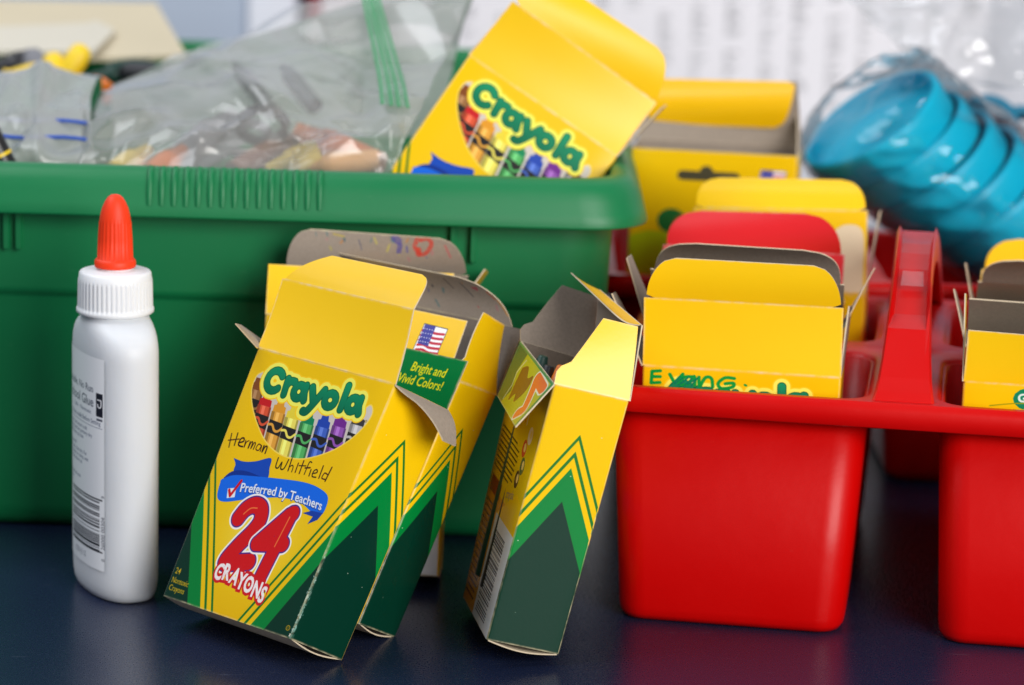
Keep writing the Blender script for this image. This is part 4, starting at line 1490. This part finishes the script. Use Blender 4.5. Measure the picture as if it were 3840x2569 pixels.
q0, q1 = at_dist(3682, 1010, TL, .0265, True), at_dist(4330, 1040, TR, .0265, True)
lid = flap(boxN, 'lid_panel', TL, TR, q0, q1, 'rect', M['yellow_deep'], M['grey'])
t0, t1 = at_dist(3680, 890, q0, .0165, True), at_dist(4330, 920, q1, .0165, True)
flap(lid, 'tuck_flap', q0, q1, t0, t1, 'tuck_long', M['yellow_deep'], M['grey'])


# ================================================================== GLUE BOTTLE
GX, GY = -.1535, 1.1075
ang = math.radians(90 + 28)
GA = np.array([math.cos(ang), math.sin(ang), 0])      # long axis of the oval, to the back left
GB = np.array([GA[1], -GA[0], 0])                     # right broad side
glue = empty('glue_bottle', (GX, GY, 0), 'white squeeze glue bottle with orange tip and bar code label, at left', 'glue bottle')
G0 = np.array([GX, GY, 0.])


def oval(b, a, z, n=56, e=2.35, groove=0.0):
    out = []
    for k in range(n):
        t = 2 * math.pi * k / n
        c, s = math.cos(t), math.sin(t)
        f = (abs(c) ** e + abs(s) ** e) ** (-1 / e)
        out.append(G0 + GA * b * c * f + GB * a * s * f + np.array([0, 0, z]))
    return out


b = MB()
prof = [(.60, .58, .0014), (.82, .78, .0), (.92, .90, .0008), (.97, .96, .003), (.995, .99, .006), (1, 1, .009), (1, 1, .060), (1, 1, .0950), (.992, 1, .0985), (.965, .995, .1010), (.91, .985, .1034), (.82, .97, .1056), (.70, .95, .1074), (.60, .925, .1086), (.54, .90, .1096), (.53, .89, .113)]
bb, aa = .0262, .0138
rings = [oval(bb * q[0], aa * q[1], q[2]) for q in prof]
b.loft(rings)
b.add(rings[0], [list(range(56))[::-1]])
b.add(rings[-1], [list(range(56))])
body = b.build('bottle', M['bottle'], glue)
# back label (left broad side) with text and bar code, front label (right side)
lc = Canvas(44, 84, 9, (236, 238, 242))
lc.rect(39.8, 61.2, 43.2, 70.4, (24, 26, 38))
lc.stroke(arcpts(41.5, 66.0, .9, 1.2, 180, 360) + [(42.4, 67.6)], .55, (240, 240, 244))
lc.stroke([(40.6, 67.8), (42.4, 67.8)], .5, (240, 240, 244))
lc.rect(40.0, 59.6, 43.0, 60.4, (70, 74, 90))
lc.text('Washable, No Run', 13, 70.0, 4.0, (40, 44, 66), bold=.004, sx=.82)
lc.text('School Glue', 17, 64.4, 5.4, (40, 44, 66), bold=.004, sx=.8)
lc.text('Safe - Nontoxic', 23, 61.4, 2.2, (60, 66, 96))
lc.text('Rinses easily Before Setting', 20, 57.8, 2.5, (50, 56, 86), sx=.8)
lc.rect(14, 56.6, 43, 56.8, (90, 96, 120))
for j, w in enumerate((30, 31.5, 27, 0, 23, 29, 28, 26, 18, 0, 24, 20, 22)):
    if w:
        lc.text(['apply to paper and wood craft', 'for best bond and let pottery dry', 'wipe up spills. Keep cap clean', '', 'do not freeze over 40 F', 'shake well, open, then dry. For', 'best results weight or clamp, wait', 'before use. Always close cap', 'for age 3 up', '', 'remove with mild cold water', 'and soap directions', 'store upright'][j], 12, 54.0 - j * 2.05, 2.15, (56, 60, 92), sx=.78 * w / 28)
bars(lc, 20, 7.2, 41.5, 28.6, True, 19, (26, 28, 36))
for q in (7.2, 28.0):
    lc.rect(20, q, 43, q + .6, (26, 28, 36))
lc.text('26000 00304', 44.0, 8.6, 2.35, (50, 54, 66), rot=90, sx=1.06)
lc.text('9', 44.0, 29.2, 2.2, (50, 54, 66), rot=90)
lc.text('0', 44.0, 4.0, 2.2, (50, 54, 66), rot=90)
lc.text('0231J112', 24, 3.0, 3.0, (70, 74, 90), sx=.8)
P_glue = printed('glue_label_print', lc, .35, .5, False)
rc_ = Canvas(44, 60, 6, (226, 230, 236))
rc_.rect(0, 26, 44, 60, (206, 36, 26))
rc_.rect(0, 0, 44, 9, (30, 60, 140))
P_glue2 = printed('glue_front_print', rc_, .35, .5, False)


def label_wrap(name, t_from, t_to, z0, z1, mat, lab):
    n, m = 26, 2
    vs, uvs_, fs = [], [], []
    e = 2.35
    for i in range(m + 1):
        z = z0 + (z1 - z0) * i / m
        for k in range(n + 1):
            t = t_from + (t_to - t_from) * k / n
            c, s = math.cos(t), math.sin(t)
            f = (abs(c) ** e + abs(s) ** e) ** (-1 / e)
            vs.append(G0 + (GA * (bb + .00018) * c + GB * (aa + .00018) * s) * f + np.array([0, 0, z]))
            uvs_.append((k / n, i / m))
    fl, ul = [], []
    for i in range(m):
        for k in range(n):
            q = (i * (n + 1) + k, i * (n + 1) + k + 1, (i + 1) * (n + 1) + k + 1, (i + 1) * (n + 1) + k)
            fl.append(q)
            ul += [uvs_[x] for x in q]
    o_ = mesh(name, vs, fl, [mat], body, None, ul, True)
    o_['label'] = lab
    return o_


# parameter angle: 0 = back end, 90 deg = right side, 180 = front end, 270 = left side
label_wrap('back_label', math.radians(352), math.radians(229), .0125, .0965, P_glue, 'white label with small print and a bar code')
label_wrap('front_label', math.radians(128), math.radians(30), .022, .082, P_glue2, 'red and white front label')
# screw cap with fine ribs
b = MB()
n = 240
CR = .0146
rings = []
for (r, z, rib) in ((.0120, .1108, 0), (.0140, .1108, 0), (.0149, .1115, 0), (.0149, .1128, 0), (.0144, .1133, .5), (.0145, .1140, 1), (.0143, .1232, 1), (.0142, .1242, 0), (.0140, .1248, 0), (.0138, .1266, 0), (.0133, .1272, 0), (.0124, .1275, 0), (.0074, .1278, 0), (.0070, .1282, 0), (.0068, .1310, 0)):
    rings.append([(GX + math.cos(2 * math.pi * k / n) * (r - (.00050 if (k % 5 < 2 and rib) else 0)), GY + math.sin(2 * math.pi * k / n) * (r - (.00050 if (k % 5 < 2 and rib) else 0)), z) for k in range(n)])
b.loft(rings)
b.add(rings[0], [list(range(n))[::-1]])
b.add(rings[-1], [list(range(n))])
b.build('screw_cap', M['white_cap'], glue)
b = MB()
rings = []
n = 96
for (r, z, rib) in ((.0060, .1288, 0), (.0078, .1288, 0), (.00795, .1294, 0), (.0079, .1312, 0), (.0073, .1319, 0), (.0069, .1322, 1), (.0066, .1400, 1), (.0062, .1462, 1), (.0060, .1468, 0), (.0057, .1490, 0), (.0050, .1518, 0), (.0040, .1541, 0), (.0030, .1557, 0), (.0018, .1567, 0), (.0006, .1570, 0)):
    rings.append([(GX + math.cos(2 * math.pi * k / n) * (r - (.00030 if (k % 4 < 2 and rib) else 0)), GY + math.sin(2 * math.pi * k / n) * (r - (.00030 if (k % 4 < 2 and rib) else 0)), z) for k in range(n)])
b.loft(rings)
b.add(rings[0], [list(range(n))[::-1]])
b.add(rings[-1], [list(range(n))])
b.build('twist_tip', M['orange'], glue)


# ================================================================== BAGS AND THINGS IN THE TUB
def bag_sheet(ctrl, nu=70, nv=50, amp=.0025, sc=28, seed=0, t=0.0, folds=0, fold_amp=.06):
    """ctrl[row][col] world points -> smooth creased sheet"""
    R_, C_ = len(ctrl), len(ctrl[0])
    ctrl = np.array(ctrl, float)

    def cat(P, t):
        n = len(P) - 1
        x = min(t * n, n - 1e-6); i = int(x); f = x - i
        p0, p1, p2, p3 = P[max(i - 1, 0)], P[i], P[i + 1], P[min(i + 2, n)]
        return .5 * (2 * p1 + (p2 - p0) * f + (2 * p0 - 5 * p1 + 4 * p2 - p3) * f * f + (3 * p1 - p0 - 3 * p2 + p3) * f ** 3)
    G = []
    for i in range(nv + 1):
        row = [cat(ctrl[:, c], i / nv) for c in range(C_)]
        G.append([cat(np.array(row), j / nu) for j in range(nu + 1)])
    G = np.array(G)
    du = np.gradient(G, axis=1); dv = np.gradient(G, axis=0)
    N = np.cross(du, dv); N /= (np.linalg.norm(N, axis=2, keepdims=True) + 1e-12)
    for i in range(nv + 1):
        for j in range(nu + 1):
            g_ = G[i, j]
            p = Vector((g_[0] * .55 + g_[2] * .8, g_[1] * .9, g_[2] * 1.5 - g_[0] * .5)) * sc + Vector((seed * 3.1, 0, 0))
            r = 1 - abs(noise.noise(p)) * 2
            r2 = 1 - abs(noise.noise(p * 2.3 + Vector((5, 2, 1)))) * 2
            G[i, j] += N[i, j] * (amp * (r + .35 * r2))
    fr_ = random.Random(seed * 7 + 1)
    UU, VV = np.meshgrid(np.linspace(0, 1, nu + 1), np.linspace(0, 1, nv + 1))
    D_ = np.zeros_like(UU)
    for _ in range(folds):          # sharp straight creases, each fading along its length
        u0_, v0_, th = fr_.random(), fr_.random(), fr_.uniform(-.9, .9) + (math.pi / 2 if fr_.random() < .35 else 0)
        dx, dy = math.cos(th), math.sin(th)
        d_ = np.abs((UU - u0_) * -dy + (VV - v0_) * dx)
        l_ = np.abs((UU - u0_) * dx + (VV - v0_) * dy)
        w_, L_ = fr_.uniform(.03, .12), fr_.uniform(.15, .5)
        D_ += fr_.choice((1, 1, -1)) * w_ * np.maximum(0, 1 - d_ / w_) * np.maximum(0, 1 - (l_ / L_) ** 2)
    G = G + N * (D_ * fold_amp)[..., None]
    vs = [tuple(G[i, j]) for i in range(nv + 1) for j in range(nu + 1)]
    fs = [(i * (nu + 1) + j, i * (nu + 1) + j + 1, (i + 1) * (nu + 1) + j + 1, (i + 1) * (nu + 1) + j) for i in range(nv) for j in range(nu)]
    return vs, fs, G


def px_grid(rows):
    return [[at(*q) for q in r] for r in rows]


bag = empty('zip_bag', (-.07, 1.28, .10), 'big clear zip bag with green zip lying open in the green tub', 'plastic bag', 'plastic bags')
front = px_grid([
    [(270, 800, 1.205), (600, 800, 1.203), (950, 800, 1.203), (1300, 800, 1.203), (1560, 800, 1.203)],
    [(285, 610, 1.217), (600, 590, 1.212), (950, 590, 1.212), (1280, 580, 1.212), (1500, 600, 1.213)],
    [(330, 480, 1.262), (640, 440, 1.240), (950, 410, 1.236), (1280, 420, 1.236), (1580, 440, 1.240)],
    [(395, 370, 1.315), (700, 315, 1.300), (960, 270, 1.297), (1290, 240, 1.292), (1660, 220, 1.290)],
    [(430, 340, 1.345), (680, 240, 1.345), (940, 150, 1.345), (1390, 20, 1.340), (1800, -60, 1.330)]])
back = px_grid([
    [(430, 340, 1.345), (680, 240, 1.345), (940, 150, 1.345), (1390, 20, 1.340), (1800, -60, 1.330)],
    [(420, 420, 1.375), (700, 360, 1.375), (960, 300, 1.375), (1290, 240, 1.370), (1700, 200, 1.350)],
    [(420, 560, 1.380), (700, 540, 1.380), (960, 520, 1.380), (1290, 520, 1.375), (1640, 520, 1.360)]])
v1, f1, G1 = bag_sheet(front, 170, 130, .0035, 14, 1, folds=34, fold_amp=.055)
mesh('front_film', v1, f1, M['film'], bag, smooth=True)
v2, f2, G2 = bag_sheet(back, 90, 50, .003, 14, 2, folds=16, fold_amp=.05)
mesh('back_film', v2, f2, M['film_back'], bag, smooth=True)
# zip: thin green tracks along the mouth
zpath = [(1378, -60, 1.328), (1400, 40, 1.318), (1425, 140, 1.300), (1447, 230, 1.280), (1466, 310, 1.258), (1478, 395, 1.232)]
bl, br = [], []
for i, (u, v, y) in enumerate(zpath):
    bl.append(at(u - 30 * (1 + .15 * i), v - 6, y - .0046)); br.append(at(u + 32 * (1 + .15 * i), v + 8, y - .0046))
mesh('zip_band', bl + br, [(i, i + 1, 7 + i, 6 + i) for i in range(5)], film('zip_band_film', .30, (.80, .97, .86, 1), srgb(130, 200, 160), .3, 60, .6, .1), bag, smooth=True)
for k, off in enumerate((-26, -6, 10, 30)):
    pts = [at(u + off * (1 + .15 * i), v + off * .25, y - .005) for i, (u, v, y) in enumerate(zpath)]
    b = MB(); b.tube([np.array(p) for p in smoothpts([tuple(p) for p in pts], 5)], .0006, 6)
    b.build('zip_track', M['zip_green'], bag)

bag2 = empty('zip_bag', (-.215, 1.27, .10), 'cloudy zip bag with blue zip at the left edge of the tub', 'plastic bag', 'plastic bags')
sh = px_grid([
    [(-160, 800, 1.21), (0, 800, 1.206), (160, 800, 1.206), (380, 800, 1.21)],
    [(-160, 600, 1.22), (0, 590, 1.212), (160, 590, 1.212), (350, 600, 1.22)],
    [(-160, 470, 1.245), (0, 460, 1.235), (160, 465, 1.235), (335, 480, 1.25)],
    [(-160, 340, 1.29), (0, 320, 1.28), (160, 330, 1.28), (340, 360, 1.30)],
    [(-160, 290, 1.33), (0, 280, 1.33), (160, 285, 1.33), (380, 300, 1.34)],
    [(-160, 420, 1.36), (0, 420, 1.36), (160, 430, 1.36), (380, 430, 1.36)]])
v1, f1, _ = bag_sheet(sh, 90, 110, .002, 30, 4, folds=20, fold_amp=.03)
mesh('film', v1, f1, M['film2'], bag2, smooth=True)
for v0 in (446, 508):
    pts = [at(u, v0 + u * .045 + 5 * math.sin(u * .02), 1.2205 + (508 - v0) * .00028) for u in (-160, -60, 0, 40, 90, 140, 190, 240, 285, 325)]
    b = MB(); b.tube(pts, .0009, 6); b.build('zip_track', M['zip_blue'], bag2)
# things seen through the bags
GC = 'things inside the clear zip bags'


def lying(label, u0, v0, y0, u1, v1, y1, mat, k=1.0):
    a, c = at(u0, v0, y0), at(u1, v1, y1)
    return crayon(label, a, c, mat, GC, k)


lying('thick orange crayon showing through the bag beside the tipped carton', 1120, 490, 1.262, 1420, 630, 1.245, 'crayon_orange', 1.7)
lying('peach crayon under the thick orange one in the bag', 1140, 620, 1.232, 1420, 600, 1.234, 'crayon_peach', 1.2)
lying('brown crayon in the middle of the clear bag', 1110, 520, 1.270, 880, 660, 1.245, 'crayon_brown', 1.6)
lying('fat yellow crayon lying against the front of the clear bag', 1000, 640, 1.228, 1190, 570, 1.235, 'crayon_yellow', 1.4)
lying('second orange crayon, upright behind the brown one', 1130, 470, 1.285, 1060, 700, 1.26, 'crayon_orange')
lying('small orange crayon left of the scissors in the bag', 690, 560, 1.255, 570, 660, 1.235, 'crayon_orange', 1.4)
lying('yellow crayon at the left corner of the clear bag', 560, 560, 1.255, 430, 660, 1.235, 'crayon_yellow', 1.5)
lying('grey crayon in the bag behind the scissors', 880, 430, 1.285, 640, 640, 1.255, 'crayon_grey', 1.9)
lying('blue crayon leaning at the back of the clear bag', 880, 240, 1.36, 1020, 420, 1.335, 'crayon_green')
lying('dull green crayon at the back of the clear bag', 1060, 250, 1.36, 1180, 400, 1.335, 'crayon_green')
sc = empty('scissors', at(900, 600, 1.26), 'scissors with dark grey handles in the clear bag', 'scissors')
for s_ in (0, 1):
    b = MB()
    ct = at(985 - 60 * s_, 470 + 50 * s_, 1.262 + .012 * s_)
    b.tube([ct + RT * .010 * math.cos(a) + UP * .007 * math.sin(a) for a in np.linspace(0, 2 * math.pi, 19)], .0024, 8)
    b.build('handle', M['black'] if s_ == 0 else M['crayon_grey'], sc)
    b = MB()
    p0, p1 = ct - RT * .009 - UP * .004, at(730 + 20 * s_, 640, 1.258 + .004 * s_)
    n_ = np.cross(p1 - p0, FW); n_ /= np.linalg.norm(n_)
    b.loft([[p0 - n_ * .004 - FW * .0006, p0 + n_ * .004 - FW * .0006, p0 + n_ * .004 + FW * .0006, p0 - n_ * .004 + FW * .0006], [p1 - n_ * .001 - FW * .0004, p1 + n_ * .001 - FW * .0004, p1 + n_ * .001 + FW * .0004, p1 - n_ * .001 + FW * .0004]], cap=True, smooth=False)
    b.build('blade', M['steel'], sc)
# yellow caps and a black marker at the left
for i, (u, v) in enumerate(((215, 275), (275, 240), (90, 290))):
    p = at(u, v, 1.40)
    r_ = empty('glue_stick', p, ['fat yellow glue stick in the middle of three at the left of the tub', 'yellow glue stick standing highest beside the manila papers', 'small yellow glue stick nearest the left edge'][i], 'glue stick', 'yellow glue sticks in the tub')
    b = MB()
    ax = np.array([(-.4, .3, .9), (.5, .2, .8), (.9, .1, .3)][i])
    b.lathe(p, ax, [(.0052, -.008), (.0056, -.007), (.0056, .004), (.0050, .008), (.0030, .010), (.0008, .0105)], 18, cap0=True, cap1=True)
    b.build('cap_body', M['crayon_yellow'], r_)
    b = MB(); b.lathe(p, ax, [(.0064, -.0085), (.0066, -.0078), (.0064, -.0065), (.0056, -.006)], 18, cap0=True); b.build('collar', M['crayon_yellow'], r_)
for lab, q, mt, k in (('fat black marker lying under the manila papers', (-60, 270, 1.42, 150, 235, 1.43), 'crayon_black', 1.8), ('dark green marker behind the yellow glue sticks', (330, 300, 1.45, 560, 250, 1.47), 'crayon_green', 1.6), ('short orange crayon right of the yellow glue sticks', (330, 300, 1.40, 400, 350, 1.38), 'crayon_orange', 1.3), ('grey marker leaning beside the left glue stick', (110, 200, 1.44, 180, 330, 1.38), 'crayon_grey', 1.5), ('black crayon right of the manila corner in the tub', (420, 270, 1.46, 640, 290, 1.44), 'crayon_black', 1.5)):
    lying(lab, *q, mt, k)
r_ = empty('marker', at(-20, 520, 1.209), 'thick black and yellow marker at the left edge of the tub', 'marker')
b = MB(); p0, p1 = at(-90, 400, 1.203), at(38, 660, 1.203); b.tube([p0, p1], .0050, 16); b.build('barrel', M['black'], r_)
b = MB(); b.tube([p0 * .32 + p1 * .68, p0 * .28 + p1 * .72], .0052, 16); b.build('band', M['crayon_yellow'], r_)
# manila papers on the tub
for i, (poly, mt, lab) in enumerate((
        ([(-200, 205, 1.46), (430, 215, 1.46), (700, 205, 1.47), (585, 10, 1.62), (-200, -5, 1.62)], 'manila', 'lower manila folder sheet on the tub, its pointed corner sticking out'),
        ([(-200, 190, 1.45), (350, 190, 1.45), (430, 110, 1.52), (330, 62, 1.58), (-200, 60, 1.58)], 'manila2', 'upper cream paper sheet on the manila folder'))):
    top = [at(*q) for q in poly]
    nrm_ = np.array([0, 0, .0022])
    b = MB()
    n_ = len(top)
    b.add([p for p in top], [list(range(n_))])
    b.add([p - nrm_ for p in top], [list(range(n_))[::-1]])
    b.loft([[p - nrm_ for p in top], top], smooth=False)
    tag(b.build('paper_sheet', M[mt]), lab, 'paper')


# ================================================================== TEAL CUPS IN SHRINK WRAP
ax_im = np.array([.62, .785]) / np.hypot(.62, .785)
AX = RT * ax_im[0] * .93 - UP * ax_im[1] * .93 + FW * .36
AX /= np.linalg.norm(AX)
mc = at(3262, 440, 1.375)
GT = 'teal plastic dishes in the clear bag'
names = ['foremost shallow teal plastic dish of the bagged stack, its open mouth towards us', 'second teal dish of the bagged stack, counted from the open mouth', 'third teal dish of the bagged stack', 'fourth teal dish of the bagged stack', 'fifth teal dish of the bagged stack, sliding right', 'sixth teal dish of the bagged stack near the right edge', 'last teal dish of the bagged stack, cut by the right edge']
SH = (RT * .83 - UP * .55) * .0178 + FW * .006
SH -= AX * (SH @ AX)
for k in range(7):
    ax_k = AX + RT * rnd.uniform(-.03, .03) + UP * rnd.uniform(-.03, .03)
    o_ = mc + AX * .0164 * k + SH * k * (.85 + .05 * k)
    R0 = .0358 + rnd.uniform(-.0004, .0004)
    b = MB()
    b.lathe(o_, ax_k, [(R0 - .0026, .0004), (R0 - .0018, 0), (R0 - .0008, 0), (R0, .0008), (R0 + .0002, .003), (R0, .0152), (R0 - .0006, .0160), (R0 - .0022, .0162), (R0 - .0030, .0150), (R0 - .0050, .0118), (R0 - .0090, .0108), (.001, .0104), (.001, .0096), (R0 - .0092, .0099), (R0 - .0044, .0106), (R0 - .0030, .0085), (R0 - .0026, .0004)], 64)
    tag(b.build('plastic_dish', M['teal']), names[k], 'dish', GT)
# two dark loops deeper in the bag
for k in range(2):
    o_ = at(3690 + 130 * k, 470 + 40 * k, 1.455 + .01 * k)
    nm_ = (['small dark teal loop behind the bagged stack, left of two', 'small dark teal loop at the right edge behind the bagged stack'][k])
    b = MB()
    ax2 = RT * .3 - UP * .3 + FW * .9
    b.lathe(o_, ax2, [(.0125, .0), (.0165, 0), (.0172, .001), (.0172, .009), (.0160, .010), (.0125, .010), (.0120, .005), (.0125, 0)], 40)
    tag(b.build('plastic_ring', M['teal_dark']), nm_, 'ring', 'dark teal loops in the clear bag')
wrap = empty('shrink_wrap_bag', mc + AX * .06, 'crinkled clear plastic bag gathered round the stack of teal dishes', 'plastic bag', 'plastic bags')
# a loose sleeve around the stack drawn together above
knot = at(3465, 205, 1.40)
rows = []
t_ = np.cross(AX, [0, 0, 1.]); t_ /= np.linalg.norm(t_); s_v = np.cross(AX, t_)
for (h, rad, pull) in ((-.045, .010, 1.0), (-.022, .030, .55), (-.005, .0395, .06), (.02, .0392, 0), (.05, .0395, 0), (.10, .040, 0), (.128, .03, 0)):
    rr_ = []
    for k in range(13):
        a = 2 * math.pi * k / 12
        q = mc + AX * h + SH * max(0, h) / .0172 * 1.05 + (t_ * math.cos(a) + s_v * math.sin(a)) * rad
        rr_.append(q * (1 - pull) + (knot + (t_ * math.cos(a) + s_v * math.sin(a)) * .006) * pull)
    rows.append(rr_)
v1, f1, _ = bag_sheet(rows, 150, 110, .0016, 48, 9)
mesh('film', v1, f1, M['wrap'], wrap, smooth=True)
# the bag's loose top fanning up to the right
fan = px_grid([
    [(3440, 250, 1.385), (3480, 240, 1.385), (3520, 260, 1.39), (3600, 330, 1.40)],
    [(3300, 120, 1.41), (3480, 110, 1.40), (3660, 150, 1.405), (3860, 320, 1.41)],
    [(3180, 0, 1.43), (3460, -20, 1.42), (3760, 20, 1.42), (4000, 200, 1.42)],
    [(3080, -140, 1.45), (3440, -160, 1.44), (3860, -120, 1.43), (4150, 80, 1.43)]])
v1, f1, _ = bag_sheet(fan, 110, 100, .003, 30, 11, folds=30, fold_amp=.04)
mesh('loose_top', v1, f1, film('loose_wrap', .30, (.96, .97, .98, 1), (.74, .74, .75, 1), .10, 26, 1.4, .3, .9, .005), wrap, smooth=True)
